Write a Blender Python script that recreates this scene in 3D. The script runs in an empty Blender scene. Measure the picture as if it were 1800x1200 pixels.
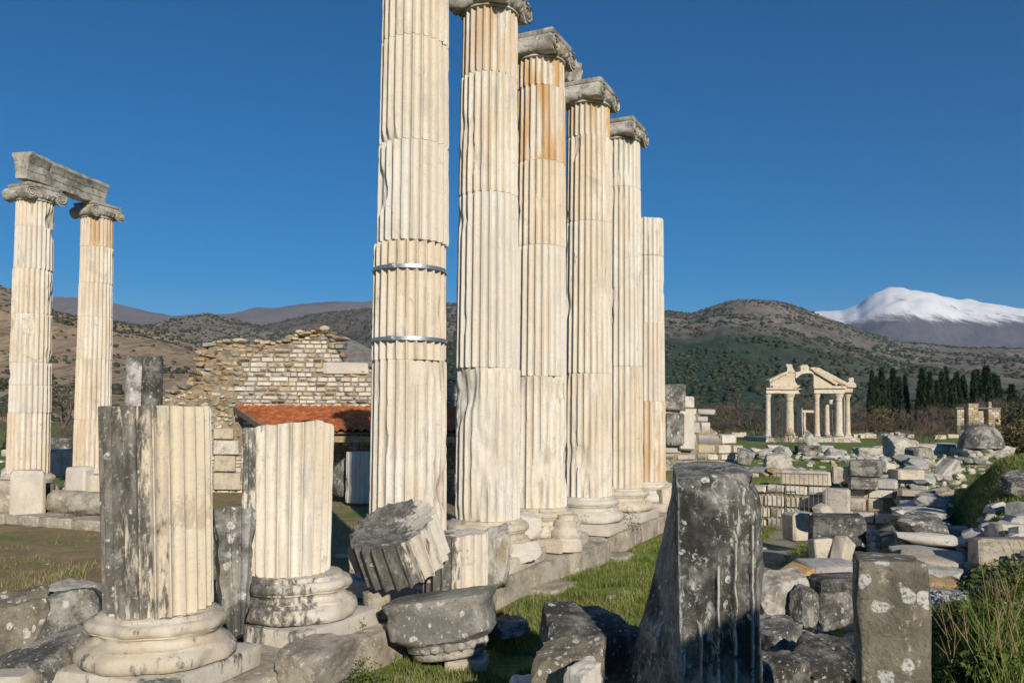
import bpy, bmesh, math, random
import numpy as np
from mathutils import Vector, Matrix, noise as mn

rad = math.radians
sc = bpy.context.scene
col = sc.collection

# ------------------------------------------------------------------ camera
F = 1459.0                      # focal length in photograph pixels (18 mm on a 22.2 mm wide sensor)
CAM = Vector((0, 0, 2.75))
PITCH, ROLL, SHIFT = rad(1.84), 0.006, 86.0 / 1800
fwd = Vector((0, math.cos(PITCH), math.sin(PITCH)))
up0 = Vector((0, -math.sin(PITCH), math.cos(PITCH)))
rt = Vector((1, 0, 0)) * math.cos(ROLL) + up0 * math.sin(ROLL)
upv = up0 * math.cos(ROLL) - Vector((1, 0, 0)) * math.sin(ROLL)
cam_d = bpy.data.cameras.new('camera')
cam = bpy.data.objects.new('camera', cam_d)
col.objects.link(cam)
M = Matrix.Identity(4)
for r_ in range(3):
    M[r_][0], M[r_][1], M[r_][2], M[r_][3] = rt[r_], upv[r_], -fwd[r_], CAM[r_]
cam.matrix_world = M
cam_d.sensor_width = 22.2
cam_d.lens = F / 1800 * 22.2
cam_d.shift_y = SHIFT
cam_d.clip_start, cam_d.clip_end = 0.1, 60000
sc.camera = cam

# ------------------------------------------------------------------ sky and sun
SUN_AZ, SUN_EL = rad(161.5), rad(23)         # clockwise from +Y: the sun stands behind the camera, to its right
w = bpy.data.worlds.new('World'); sc.world = w; w.use_nodes = True
wn = w.node_tree.nodes; wl = w.node_tree.links
sky = wn.new('ShaderNodeTexSky'); sky.sky_type = 'NISHITA'; sky.sun_disc = False
sky.sun_elevation, sky.sun_rotation = SUN_EL, SUN_AZ
sky.altitude, sky.air_density, sky.dust_density, sky.ozone_density = 1500, 1.0, 0.35, 4.0
hs = wn.new('ShaderNodeHueSaturation'); hs.inputs['Saturation'].default_value = 1.5      # the photograph's saturated film look
wl.new(sky.outputs[0], hs.inputs['Color']); wl.new(hs.outputs[0], wn['Background'].inputs[0])
wn['Background'].inputs[1].default_value = 0.078
sd = bpy.data.lights.new('sun', 'SUN'); sd.energy = 4.9; sd.angle = rad(0.53); sd.color = (1.0, 0.905, 0.765)
sun = bpy.data.objects.new('sun', sd); col.objects.link(sun)
sun.rotation_euler = (rad(90) - SUN_EL, 0, rad(180) - SUN_AZ)
sun.rotation_euler = Vector((math.sin(SUN_AZ) * math.cos(SUN_EL), math.cos(SUN_AZ) * math.cos(SUN_EL), math.sin(SUN_EL))).to_track_quat('Z', 'Y').to_euler()
sc.view_settings.view_transform = 'Standard'; sc.view_settings.look = 'None'
sc.view_settings.gamma = 1; sc.view_settings.exposure = 0.05
sc.view_settings.use_curve_mapping = False
sc.cycles.use_denoising = True
sc.cycles.max_bounces = 5; sc.cycles.diffuse_bounces = 3; sc.cycles.volume_bounces = 0
sc.cycles.caustics_reflective = False; sc.cycles.caustics_refractive = False

# ------------------------------------------------------------------ helpers
def P(px, py, d):
    """The world point at distance d (metres along +Y) that a photograph pixel looks at."""
    v = fwd + rt * ((px - 900) / F) - upv * ((py - 600 - SHIFT * 1800) / F)
    return CAM + v * (d / v.y)

U = Vector((0.429, 0.903, 0)); V = Vector((0.903, -0.429, 0)); O = Vector((-1.4, 11.3, 0))
def T(u, v, z=0): return O + U * u + V * v + Vector((0, 0, z))
ROWA = math.atan2(V.y, V.x)         # rotation that turns +X to the temple's V, +Y to its U
def sst(a, b, x):
    t = min(1, max(0, (x - a) / (b - a))); return t * t * (3 - 2 * t)
def gz(x, y):
    dx, dy = x + 1.4, y - 11.3
    u = dx * .429 + dy * .903; v = dx * .903 - dy * .429
    far = 1 - sst(35, 75, y)
    e = 6.6 - .75 * sst(1, -1.5, u)
    s = max(sst(e, e + .9, v), sst(13.2, 13.9, u) * sst(-5, -3, v) if u > 13 else 0)
    z = 1.02 * s * far
    z += 1.0 * math.exp(-((x - 10.6) ** 2 + (y - 16.5) ** 2) / 7.5) * sst(6.9, 8.0, v)
    r = math.hypot(x, y)
    if r < 150:
        z += 0.05 * mn.noise((x * .5, y * .5, 3.1)) + .02 * mn.noise((x * 2.1, y * 2.1, 7))
    else:
        z += .3 * mn.noise((x * .01, y * .01, 1)) - .15
    if y < 3: z -= .0
    return z

def tag(o, label=None, cat=None, group=None, kind=None):
    if label: o['label'] = label
    if cat: o['category'] = cat
    if group: o['group'] = group
    o['kind'] = kind or 'thing'
    return o
def link(name, me, mat=None, parent=None, loc=None, rot=None, scale=None, smooth=True):
    o = bpy.data.objects.new(name, me); col.objects.link(o)
    if mat is not None and not me.materials: me.materials.append(mat)
    if parent is not None: o.parent = parent
    if loc is not None: o.location = loc
    if rot is not None: o.rotation_euler = rot
    if scale is not None: o.scale = scale
    return o
def empty(name, loc, label, cat, group=None, rz=0):
    o = bpy.data.objects.new(name, None); col.objects.link(o); o.location = loc
    o.rotation_euler = (0, 0, rz); o.empty_display_size = .2
    return tag(o, label, cat, group)
def mesh(name, vs, fs, smooth=True, sharp=None):
    me = bpy.data.meshes.new(name); me.from_pydata([tuple(v) for v in vs], [], fs); me.update()
    if smooth: me.shade_smooth()
    if smooth and sharp: me.set_sharp_from_angle(angle=rad(sharp))
    return me
def copy_tree(o, parent=None):
    c = o.copy(); col.objects.link(c); c.parent = parent
    for ch in o.children: copy_tree(ch, c)
    return c
def bm_mesh(bm, name, smooth=False, sharp=None):
    me = bpy.data.meshes.new(name); bm.to_mesh(me); bm.free()
    if smooth: me.shade_smooth()
    if smooth and sharp: me.set_sharp_from_angle(angle=rad(sharp))
    return me
def box_mesh(name, sx, sy, sz, bev=.02, seg=1, amp=0.0, seed=0, cuts=0, sharp=40, taper=0):
    """A worn stone block, its base centre at the origin."""
    bm = bmesh.new(); bmesh.ops.create_cube(bm, size=1)
    for v in bm.verts:
        k = 1 - taper * (v.co.z + .5)
        v.co = Vector((v.co.x * sx * k, v.co.y * sy * k, (v.co.z + .5) * sz))
    if bev: bmesh.ops.bevel(bm, geom=bm.edges[:], offset=bev, segments=seg, affect='EDGES', profile=.6)
    if cuts:
        bmesh.ops.subdivide_edges(bm, edges=[e for e in bm.edges if e.calc_length() > min(sx, sy, sz) * .35], cuts=cuts, use_grid_fill=True)
    if amp:
        bm.normal_update()
        for v in bm.verts:
            p = v.co * 2.3 + Vector((seed * 7.3, seed * 3.1, seed))
            v.co += v.normal * amp * (mn.noise(p) + .6 * mn.noise(p * 2.7) + .4 * mn.noise(p * 6))
    bmesh.ops.triangulate(bm, faces=[f for f in bm.faces if len(f.verts) > 4])
    return bm_mesh(bm, name, True, sharp)
def rock_mesh(name, seed, sub=2, blocky=.6, amp=.05, nplanes=12):
    """An angular boulder: a polyhedron of random planes, roughened; about 1 x 1 x 1, base at z=0."""
    rng = random.Random(seed); planes = []
    for a in ((1,0,0),(-1,0,0),(0,1,0),(0,-1,0),(0,0,1),(0,0,-1)):
        n = (Vector(a) + Vector((rng.uniform(-1,1), rng.uniform(-1,1), rng.uniform(-1,1))) * (1 - blocky) * .7).normalized()
        planes.append((n, .42 + rng.uniform(0, .08)))
    for i in range(nplanes - 6):
        n = Vector((rng.gauss(0,1), rng.gauss(0,1), rng.gauss(0,1))).normalized()
        planes.append((n, .5 + rng.uniform(0, .12)))
    bm = bmesh.new(); bmesh.ops.create_icosphere(bm, subdivisions=sub, radius=1)
    for v in bm.verts:
        d = v.co.normalized()
        r = min([q / max(1e-4, n.dot(d)) for n, q in planes if n.dot(d) > .02])
        r = min(r, .8)
        p = d * 1.7 + Vector((seed * 1.7, 0, 0))
        v.co = d * r * (1 + amp * (mn.noise(p * 1.5) + .7 * mn.noise(p * 4)))
    lo = min(v.co.z for v in bm.verts)
    for v in bm.verts: v.co.z -= lo
    return bm_mesh(bm, name, True, 28)
def lathe(name, prof, n=48, amp=0, seed=0, sharp=50, cap=True):
    vs, fs = [], []
    for r, z in prof:
        for j in range(n):
            a = 2 * math.pi * j / n
            k = 0
            if amp:
                q = Vector((math.cos(a) * r * 3, math.sin(a) * r * 3, z * 3 + seed * 5.3))
                k = amp * (mn.noise(q) + .6 * mn.noise(q * 3)) - amp * 3.5 * max(0, mn.noise(q * .8 + Vector((9, 1, 4))) - .25)
            vs.append(((r + k) * math.cos(a), (r + k) * math.sin(a), z))
    for i in range(len(prof) - 1):
        for j in range(n):
            fs.append((i*n+j, i*n+(j+1) % n, (i+1)*n+(j+1) % n, (i+1)*n+j))
    if cap:
        fs.append(tuple(range(n))[::-1]); fs.append(tuple((len(prof)-1)*n + j for j in range(n)))
    return mesh(name, vs, fs, True, sharp)

def fluted(name, R0, R1, h, nf=24, depth=.056, seed=0, chip=.5, nz=26, top=None, cable=0.0, arc=(0, 1), endchip=1.0, rough=None):
    """A fluted drum, base at z=0: concave flutes between flat fillets, worn arrises, chipped ends."""
    per = 12; n = nf * per; vs, fs = [], []
    so = Vector((seed * 3.7, seed * 1.3, seed * 2.9))
    prof = [0.0, .006, .02, .05] + [.05 + (h - .1) * i / (nz - 8) for i in range(1, nz - 8)] + [h - .05, h - .02, h - .006, h]
    tsv = []
    for j in range(n):
        t = ((j + .5) % per) / per - .5
        tsv.append((2 * math.pi * j / n, math.sqrt(max(0, 1 - (t / .42) ** 2)) if abs(t) < .42 else 0))
    for zi in prof:
        s = zi / h
        R = R0 + (R1 - R0) * s
        e = min(zi, h - zi)
        for a, fl in tsv:
            ca, sa = math.cos(a), math.sin(a)
            q = Vector((ca * R * 2.2, sa * R * 2.2, zi * 1.1)) + so
            fd = depth * fl
            if cable: fd *= 1 - cable * .2
            nz1 = mn.noise(q); nz2 = mn.noise(q * 3.1); 
            c = max(0, nz1 * .9 + nz2 * .35 - (1 - chip) * .75) * depth * 3.2
            c += max(0, mn.noise(q * 7) - .35) * depth * .7 * chip
            if e < .05 and endchip: c += endchip * (1 - e / .05) ** 2 * (.005 + .03 * max(0, mn.noise(q * 4 + Vector((5, 5, 5))))) 
            if rough: c += rough(a, zi, q)
            r = min(R - fd, R - c) + .003 * mn.noise(q * 6)
            x, y = r * ca, r * sa
            z = zi
            if top is not None: z = zi / h * top(x, y)
            vs.append((x, y, z))
    m = len(prof)
    for i in range(m - 1):
        for j in range(n):
            fs.append((i*n+j, i*n+(j+1) % n, (i+1)*n+(j+1) % n, (i+1)*n+j))
    for base, flip in ((0, True), ((m - 1) * n, False)):
        prev = [base + j for j in range(n)]
        for k in (.7, .35):
            ring = []
            for j in range(n):
                x, y, z = vs[base + j]
                ring.append(len(vs)); zz = z
                if not flip:
                    zz = (top(x*k, y*k) if top is not None else z) + .012 * mn.noise(Vector((x*k, y*k, seed)) * 6)
                vs.append((x*k, y*k, zz))
            for j in range(n):
                f = (prev[j], prev[(j+1) % n], ring[(j+1) % n], ring[j])
                fs.append(f[::-1] if flip else f)
            prev = ring
        c = len(vs); zz = 0 if flip else (top(0, 0) if top is not None else h); vs.append((0, 0, zz))
        for j in range(n):
            f = (prev[j], prev[(j+1) % n], c); fs.append(f[::-1] if flip else f)
    return mesh(name, vs, fs, True, 42)
def tube_pts(vs, fs, pts, rads, n=5):
    """Append a tapered tube along pts to a vertex/face list."""
    rings = []
    for i, p in enumerate(pts):
        a = pts[max(0, i-1)]; b = pts[min(len(pts)-1, i+1)]
        d = (b - a).normalized()
        s = d.orthogonal().normalized(); t = d.cross(s)
        rings.append(len(vs))
        for k in range(n):
            an = 2 * math.pi * k / n
            vs.append(p + (s * math.cos(an) + t * math.sin(an)) * rads[i])
    for i in range(len(rings) - 1):
        for k in range(n):
            fs.append((rings[i]+k, rings[i]+(k+1) % n, rings[i+1]+(k+1) % n, rings[i+1]+k))

# ------------------------------------------------------------------ materials
class Mat:
    def __init__(s, name, rough=.8):
        s.m = bpy.data.materials.new(name); s.m.use_nodes = True
        s.nt = s.m.node_tree; s.b = s.nt.nodes['Principled BSDF']
        s.b.inputs['Roughness'].default_value = rough
        s.b.inputs['Specular IOR Level'].default_value = .25
    def put(s, sock, v):
        if isinstance(v, bpy.types.NodeSocket): s.nt.links.new(v, sock)
        elif v is not None: 
            if hasattr(sock.default_value, '__len__') and not hasattr(v, '__len__'): v = [v] * len(sock.default_value)
            if hasattr(sock.default_value, '__len__') and len(sock.default_value) == 4 and len(v) == 3: v = (*v, 1)
            sock.default_value = v
    def coord(s, kind='Object'): return s.nt.nodes.new('ShaderNodeTexCoord').outputs[kind]
    def pos(s): return s.nt.nodes.new('ShaderNodeNewGeometry').outputs['Position']
    def nrm(s): return s.nt.nodes.new('ShaderNodeNewGeometry').outputs['Normal']
    def rnd(s): return s.nt.nodes.new('ShaderNodeObjectInfo').outputs['Random']
    def attr(s, name, typ='OBJECT', out='Fac'):
        n = s.nt.nodes.new('ShaderNodeAttribute'); n.attribute_name = name; n.attribute_type = typ; return n.outputs[out]
    def vm(s, op, a, b=None):
        n = s.nt.nodes.new('ShaderNodeVectorMath'); n.operation = op
        s.put(n.inputs[0], a)
        if op == 'SCALE': s.put(n.inputs['Scale'], b)
        elif b is not None: s.put(n.inputs[1], b)
        return n.outputs['Value'] if op in ('DOT_PRODUCT', 'LENGTH') else n.outputs[0]
    def ma(s, op, a, b=None, c=None, clamp=False):
        n = s.nt.nodes.new('ShaderNodeMath'); n.operation = op; n.use_clamp = clamp
        for i, v in enumerate((a, b, c)):
            if v is not None: s.put(n.inputs[i], v)
        return n.outputs[0]
    def noise(s, v, scale=1, detail=4, rough=.55, dist=0):
        n = s.nt.nodes.new('ShaderNodeTexNoise'); s.put(n.inputs['Vector'], v); s.put(n.inputs['Scale'], scale)
        s.put(n.inputs['Detail'], detail); s.put(n.inputs['Roughness'], rough); s.put(n.inputs['Distortion'], dist)
        return n.outputs[0]
    def voro(s, v, scale=1, feature='F1', out='Distance', rand=1):
        n = s.nt.nodes.new('ShaderNodeTexVoronoi'); n.feature = feature; s.put(n.inputs['Vector'], v); s.put(n.inputs['Scale'], scale)
        s.put(n.inputs['Randomness'], rand)
        return n.outputs[out]
    def ss(s, v, a, b):
        n = s.nt.nodes.new('ShaderNodeMapRange'); n.interpolation_type = 'SMOOTHSTEP'
        s.put(n.inputs['Value'], v)
        lo, hi, f0, f1 = (a, b, 0, 1) if a < b else (b, a, 1, 0)
        for k, x in zip(('From Min', 'From Max', 'To Min', 'To Max'), (lo, hi, f0, f1)): s.put(n.inputs[k], x)
        return n.outputs[0]
    def mix(s, f, a, b, typ='MIX'):
        n = s.nt.nodes.new('ShaderNodeMix'); n.data_type = 'RGBA'; n.blend_type = typ
        s.put(n.inputs[0], f); s.put(n.inputs[6], a); s.put(n.inputs[7], b); return n.outputs[2]
    def ramp(s, f, stops, interp='LINEAR'):
        n = s.nt.nodes.new('ShaderNodeValToRGB'); s.put(n.inputs[0], f); e = n.color_ramp.elements
        n.color_ramp.interpolation = interp
        while len(e) < len(stops): e.new(.5)
        for k, (p, c) in enumerate(stops): e[k].position = p; e[k].color = (*c, 1)
        return n.outputs[0]
    def sep(s, v):
        n = s.nt.nodes.new('ShaderNodeSeparateXYZ'); s.put(n.inputs[0], v); return n.outputs
    def out(s, color, bump=None, strength=.4, dist=.02, rough=None):
        s.put(s.b.inputs['Base Color'], color)
        if rough is not None: s.put(s.b.inputs['Roughness'], rough)
        if bump is not None:
            n = s.nt.nodes.new('ShaderNodeBump'); s.put(n.inputs['Height'], bump)
            n.inputs['Strength'].default_value = strength; n.inputs['Distance'].default_value = dist
            s.nt.links.new(n.outputs[0], s.b.inputs['Normal'])
        return s.m

def lichen(m, co, col_, thr=.12, scale=7, colour=(.62, .61, .57), amount=.5):
    """Pale lichen rosettes of uneven size scattered over a stone."""
    wob = m.vm('SCALE', m.vm('SUBTRACT', m.nt_noise_vec(co, 9), (.5, .5, .5)), .09)
    cc = m.vm('ADD', co, wob)
    d = m.voro(cc, scale); sel = m.sep(m.voro(cc, scale, out='Color'))[0]
    rr = m.ma('MULTIPLY', m.ss(sel, 1 - amount, 1.0), thr * 3)
    f = m.ma('MULTIPLY', m.ss(m.ma('SUBTRACT', d, rr), .05, -.02), .9)
    f = m.ma('MULTIPLY', f, m.ss(m.noise(co, 45, 3), .34, .52))
    return m.mix(f, col_, colour)
def _nv(s, v, scale):
    n = s.nt.nodes.new('ShaderNodeTexNoise'); s.put(n.inputs['Vector'], v); s.put(n.inputs['Scale'], scale); s.put(n.inputs['Detail'], 2)
    return n.outputs['Color']
Mat.nt_noise_vec = _nv

def make_marble(name, vert=True, cream=(.68, .585, .45), white=(.76, .715, .625), grey=(.46, .44, .41), greyf=.6):
    m = Mat(name, .72); co = m.coord(); r = m.rnd()
    off = m.vm('SCALE', (13.1, 7.7, 29.3), r); c0 = m.vm('ADD', co, off)
    st = m.vm('MULTIPLY', c0, (1, 1, .28)) if vert else c0
    base = m.mix(m.ss(m.noise(st, 1.6, 4), .36, .66), cream, white)
    base = m.mix(m.ma('MULTIPLY', m.ss(m.noise(c0, 1.1, 7, .65, 2.2), .52, .72), greyf), base, grey)
    vein = m.ma('ABSOLUTE', m.ma('SUBTRACT', m.noise(m.vm('MULTIPLY', c0, (1, 1, 2.6)), 1.3, 6, .6, 1.4), .5))
    base = m.mix(m.ma('MULTIPLY', m.ss(vein, .03, .0), .16), base, (.36, .36, .35))
    sk = m.noise(m.vm('MULTIPLY', c0, (11, 11, .8) if vert else (6, 6, 6)), 1, 5, .65)
    base = m.mix(m.ma('MULTIPLY', m.ss(sk, .48, .70), .6), base, (.44, .36, .26))
    gk_ = m.noise(m.vm('MULTIPLY', c0, (5, 5, .9) if vert else (4, 4, 4)), 1, 7, .72, .5)
    base = m.mix(m.ma('MULTIPLY', m.ss(gk_, .54, .66), .55), base, (.40, .385, .36))
    base = m.mix(m.ma('MULTIPLY', m.ss(m.noise(c0, 2.1, 8, .75, 1.0), .60, .66), .5), base, (.36, .29, .20))
    base = m.mix(m.ma('MULTIPLY', m.ss(r, .2, .95), .45), base, (.64, .625, .59))
    # iron-orange runs, where the object carries a 'rust' amount
    ru = m.ma('MULTIPLY', m.attr('rust'), m.ss(m.noise(m.vm('MULTIPLY', c0, (4, 4, .5)), 1, 4), .40, .62))
    base = m.mix(ru, base, (.54, .33, .14))
    base = m.mix(m.ma('MULTIPLY', m.ss(m.noise(c0, 34, 3, .7), .60, .74), .55), base, (.24, .19, .13))
    # black patina on one flank ('patina' = direction x, y, bias), mottled and with lichen
    pv = m.attr('patina', out='Vector'); px_, py_, pb = m.sep(pv)
    x, y, z = m.sep(co)
    k = m.ma('ADD', m.ma('MULTIPLY', x, px_), m.ma('MULTIPLY', y, py_))
    k = m.ma('ADD', k, pb)
    k = m.ma('ADD', k, m.ma('MULTIPLY', m.ma('SUBTRACT', m.noise(m.vm('MULTIPLY', c0, (3, 3, .7)), 1, 6, .65), .5), 1.7))
    k = m.ma('ADD', k, m.ma('MULTIPLY', m.ma('SUBTRACT', m.noise(m.vm('MULTIPLY', c0, (16, 16, 5)), 1, 5, .7), .5), 1.1))
    pm = m.ma('MULTIPLY', m.ss(k, -.07, .16), m.ma('GREATER_THAN', m.vm('LENGTH', pv), .001))
    dk = m.mix(m.ss(m.noise(m.vm('MULTIPLY', c0, (5, 5, 1.6)), 2, 6, .7), .40, .66), (.055, .054, .05), (.20, .19, .17))
    dk = m.mix(m.ss(m.noise(c0, 22, 4, .7), .56, .70), dk, (.36, .35, .32))
    dk = lichen(m, c0, dk, thr=.09, scale=8, amount=.35)
    base = m.mix(m.ma('MULTIPLY', pm, .93), base, dk)
    h = m.ma('ADD', m.noise(c0, 9, 8, .7), m.ma('MULTIPLY', m.noise(c0, 60, 4, .7), .35))
    return m.out(base, h, .55, .02)

def make_grey(name, dark=(.10, .098, .088), light=(.36, .345, .31), thr=(.42, .62), lich=.45, warm=(.33, .27, .18), lscale=6, lthr=.11, fleck=0):
    m = Mat(name, .85); co = m.coord(); c0 = m.vm('ADD', co, m.vm('SCALE', (13.1, 7.7, 29.3), m.rnd()))
    b = m.mix(m.ss(m.noise(c0, 2.2, 7, .68), *thr), dark, light)
    b = m.mix(m.ma('MULTIPLY', m.ss(m.noise(c0, 1.3, 4), .52, .70), .6), b, warm)
    b = m.mix(m.ss(m.noise(m.vm('MULTIPLY', c0, (1, 1, .6)), 17, 5, .75), .57, .66), b, tuple(min(.62, x * 1.7) for x in light))
    b = m.mix(m.ma('MULTIPLY', m.ss(m.noise(c0, 26, 5, .7), .54, .70), .7), b, tuple(x * .45 for x in dark))
    if fleck:
        fk = m.noise(m.vm('MULTIPLY', c0, (1, 1, .45)), 15, 7, .75, .6)
        fk = m.ma('MULTIPLY', m.ss(fk, .52, .60), m.ss(m.noise(c0, 2.6, 4), .38, .60))
        b = m.mix(m.ma('MULTIPLY', fk, fleck), b, (.52, .51, .47))
    if lich: b = lichen(m, c0, b, thr=lthr, scale=lscale, amount=lich)
    wear = m.attr('wear', 'GEOMETRY')
    b = m.mix(m.ma('MULTIPLY', wear, m.ss(m.noise(c0, 12, 4), .34, .5)), b, (.60, .58, .53))
    h = m.ma('ADD', m.noise(c0, 7, 8, .7), m.ma('MULTIPLY', m.noise(c0, 42, 4, .7), .4))
    return m.out(b, h, .7, .03)

def make_rubble(name, stops, greys=.35):
    m = Mat(name, .88); co = m.coord(); r = m.rnd()
    c0 = m.vm('ADD', m.pos(), m.vm('SCALE', (3.1, 7.7, 9.3), r))
    b = m.ramp(r, stops, 'CONSTANT')
    b = m.mix(m.ma('MULTIPLY', m.ss(m.noise(c0, 3, 6, .7), .46, .66), .55), b, (.22, .21, .19))
    b = m.mix(m.ma('MULTIPLY', m.ss(m.noise(c0, 11, 5, .7), .53, .66), greys), b, (.60, .57, .51))
    b = m.mix(m.ma('MULTIPLY', m.ss(m.noise(c0, 24, 4, .7), .57, .72), .8), b, (.07, .065, .055))
    h = m.ma('ADD', m.noise(c0, 8, 7, .7), m.ma('MULTIPLY', m.noise(c0, 40, 3, .7), .4))
    return m.out(b, h, .7, .025)

MARBLE = make_marble('marble_columns')
MARBLE_BASE = make_marble('marble_bases', vert=False, cream=(.56, .48, .36), white=(.66, .60, .50), greyf=.85)
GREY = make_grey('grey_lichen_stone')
GREYCAP = make_grey('grey_capital_stone', dark=(.22, .20, .165), light=(.56, .52, .45), thr=(.36, .6), lich=.2, warm=(.38, .28, .16))
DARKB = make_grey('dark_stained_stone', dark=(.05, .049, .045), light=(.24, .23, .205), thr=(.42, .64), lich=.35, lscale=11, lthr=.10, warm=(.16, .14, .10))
PILLAR = make_grey('dark_flecked_stone', dark=(.045, .044, .041), light=(.27, .26, .235), thr=(.42, .62), lich=.4, lscale=13, lthr=.10, warm=(.12, .11, .09), fleck=.9)
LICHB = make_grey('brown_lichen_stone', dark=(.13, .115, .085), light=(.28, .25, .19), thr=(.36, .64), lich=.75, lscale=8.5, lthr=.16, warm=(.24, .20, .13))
STYLO = make_grey('stylobate_stone', dark=(.25, .215, .165), light=(.50, .45, .36), thr=(.34, .62), lich=.25, warm=(.44, .35, .23))
MASON = make_rubble('masonry_stone', [(0, (.68, .63, .54)), (.18, (.52, .50, .46)), (.3, (.64, .58, .48)), (.45, (.73, .69, .62)), (.60, (.56, .49, .38)), (.7, (.48, .465, .43)), (.8, (.69, .64, .54)), (.94, (.54, .44, .30))])
TANRUB = make_rubble('tan_rubble_stone', [(0, (.44, .33, .19)), (.2, (.52, .42, .26)), (.38, (.36, .30, .21)), (.52, (.60, .52, .38)), (.66, (.40, .27, .14)), (.8, (.34, .33, .30)), (.9, (.64, .58, .47))])
LOOSE = make_rubble('loose_marble_rubble', [(0, (.52, .50, .46)), (.2, (.38, .37, .345)), (.4, (.64, .60, .53)), (.55, (.48, .42, .33)), (.68, (.44, .43, .40)), (.82, (.68, .64, .56)), (.96, (.46, .31, .15))], .6)
def flat(name, c, rough=.7, var=.25, metal=0, scale=3):
    m = Mat(name, rough); co = m.pos()
    b = m.mix(m.ss(m.noise(co, scale, 5, .65), .35, .68), tuple(x * (1 - var) for x in c), tuple(min(1, x * (1 + var)) for x in c))
    b = m.mix(m.ma('MULTIPLY', m.rnd(), var), b, tuple(x * .55 for x in c))
    m.b.inputs['Metallic'].default_value = metal
    return m.out(b, m.noise(co, scale * 8, 4), .3, .01)
MORTAR = flat('wall_core_mortar', (.30, .24, .165), .95, .35)
STEEL = flat('galvanised_band', (.50, .52, .53), .42, .12, .85)
IRON = flat('rusty_iron_bars', (.20, .17, .13), .7, .3)
WOOD = flat('weathered_timber', (.24, .20, .155), .8, .3, scale=6)
TILE = flat('terracotta_tile', (.50, .155, .055), .8, .38, scale=4)
BARK = flat('bare_bark', (.13, .100, .080), .9, .3)
TWIG = flat('winter_twigs', (.165, .120, .098), .9, .35, scale=.4)
DRYW = flat('dry_stems', (.34, .24, .13), .85, .3)
def leafmat(name, c1, c2, scale=.8):
    m = Mat(name, .6); 
    b = m.mix(m.ss(m.noise(m.pos(), scale, 3), .36, .64), c1, c2)
    b = m.mix(m.ma('MULTIPLY', m.rnd(), .4), b, tuple(x * .6 for x in c1))
    m.b.inputs['Subsurface Weight'].default_value = 0
    return m.out(b)
CYP = leafmat('cypress_foliage', (.016, .034, .018), (.04, .066, .030), .7)
BUSH = leafmat('bush_leaves', (.055, .095, .02), (.15, .19, .045), 3)
OAKL = leafmat('olive_leaves', (.10, .09, .035), (.20, .15, .06), 2)
GRASS = leafmat('grass_blades', (.11, .18, .028), (.25, .29, .07), 1.6)
DRYG = leafmat('dry_grass_blades', (.26, .20, .10), (.38, .31, .18), 2)
# ------------------------------------------------------------------ ground
def ground_material():
    m = Mat('ground_soil_and_turf', .95); p = m.pos(); x, y, z = m.sep(p)
    xy = m.vm('MULTIPLY', p, (1, 1, 0))
    n1 = m.noise(xy, .35, 5, .6); n2 = m.noise(xy, 1.7, 6, .7); n3 = m.noise(xy, 14, 5, .7)
    b = m.mix(m.ss(n2, .35, .65), (.245, .175, .09), (.39, .30, .17))
    b = m.mix(m.ma('MULTIPLY', m.ss(n3, .5, .72), .6), b, (.38, .30, .17))
    # turf is thicker to the right of the colonnade, thin on the trodden floor to its left
    right = m.ss(m.ma('SUBTRACT', x, m.ma('MULTIPLY', m.ma('SUBTRACT', y, 11.3), .475)), -1.6, .2)
    bias = m.ma('ADD', m.ma('MULTIPLY', m.ma('SUBTRACT', right, -.25), .13), m.ma('MULTIPLY', m.ss(y, 26, 34), .14))
    g = m.ma('ADD', m.ma('ADD', m.ma('MULTIPLY', n1, .55), m.ma('MULTIPLY', n2, .45)), bias)
    turf = m.mix(m.ss(n3, .35, .65), (.11, .165, .03), (.22, .26, .07))
    b = m.mix(m.ss(g, .53, .63), b, turf)
    # trodden pale path right of the temple
    dx = m.ma('ADD', x, 1.4); dy = m.ma('SUBTRACT', y, 11.3)
    v = m.ma('SUBTRACT', m.ma('MULTIPLY', dx, .903), m.ma('MULTIPLY', dy, .429))
    pv = m.ma('ADD', v, m.ma('MULTIPLY', m.ma('SUBTRACT', n1, .5), 2.2))
    path = m.ma('MULTIPLY', m.ma('MULTIPLY', m.ss(pv, 2.6, 3.0), m.ss(pv, 4.4, 3.8)), m.ss(y, 26, 20))
    path = m.ma('MULTIPLY', path, m.ss(n2, .36, .52))
    b = m.mix(path, b, m.mix(n3, (.30, .26, .20), (.46, .41, .33)))
    far = m.mix(m.ss(m.noise(xy, .012, 6, .6), .42, .60), (.085, .10, .035), (.15, .115, .075))
    b = m.mix(m.ss(y, 130, 330), b, far)
    return m.out(b, m.ma('ADD', n3, m.ma('MULTIPLY', n2, .8)), .8, .06)
def build_ground():
    ang = list(np.radians(np.arange(-48, 48.01, .35))) + list(np.radians(np.arange(54, 310, 8)))
    rr = [0.05] + list(np.geomspace(1.0, 16000, 230))
    vs, fs = [], []; n = len(ang)
    for r in rr:
        for a in ang:
            x, y = r * math.sin(a), r * math.cos(a)
            vs.append((x, y, gz(x, y)))
    for i in range(len(rr) - 1):
        for j in range(n):
            fs.append((i*n+j, (i+1)*n+j, (i+1)*n+(j+1) % n, i*n+(j+1) % n)[::-1])
    fs.append(tuple(range(n))[::-1])
    o = link('ground', mesh('ground', vs, fs), ground_material()); tag(o, kind='structure')
    return o
build_ground()

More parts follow.
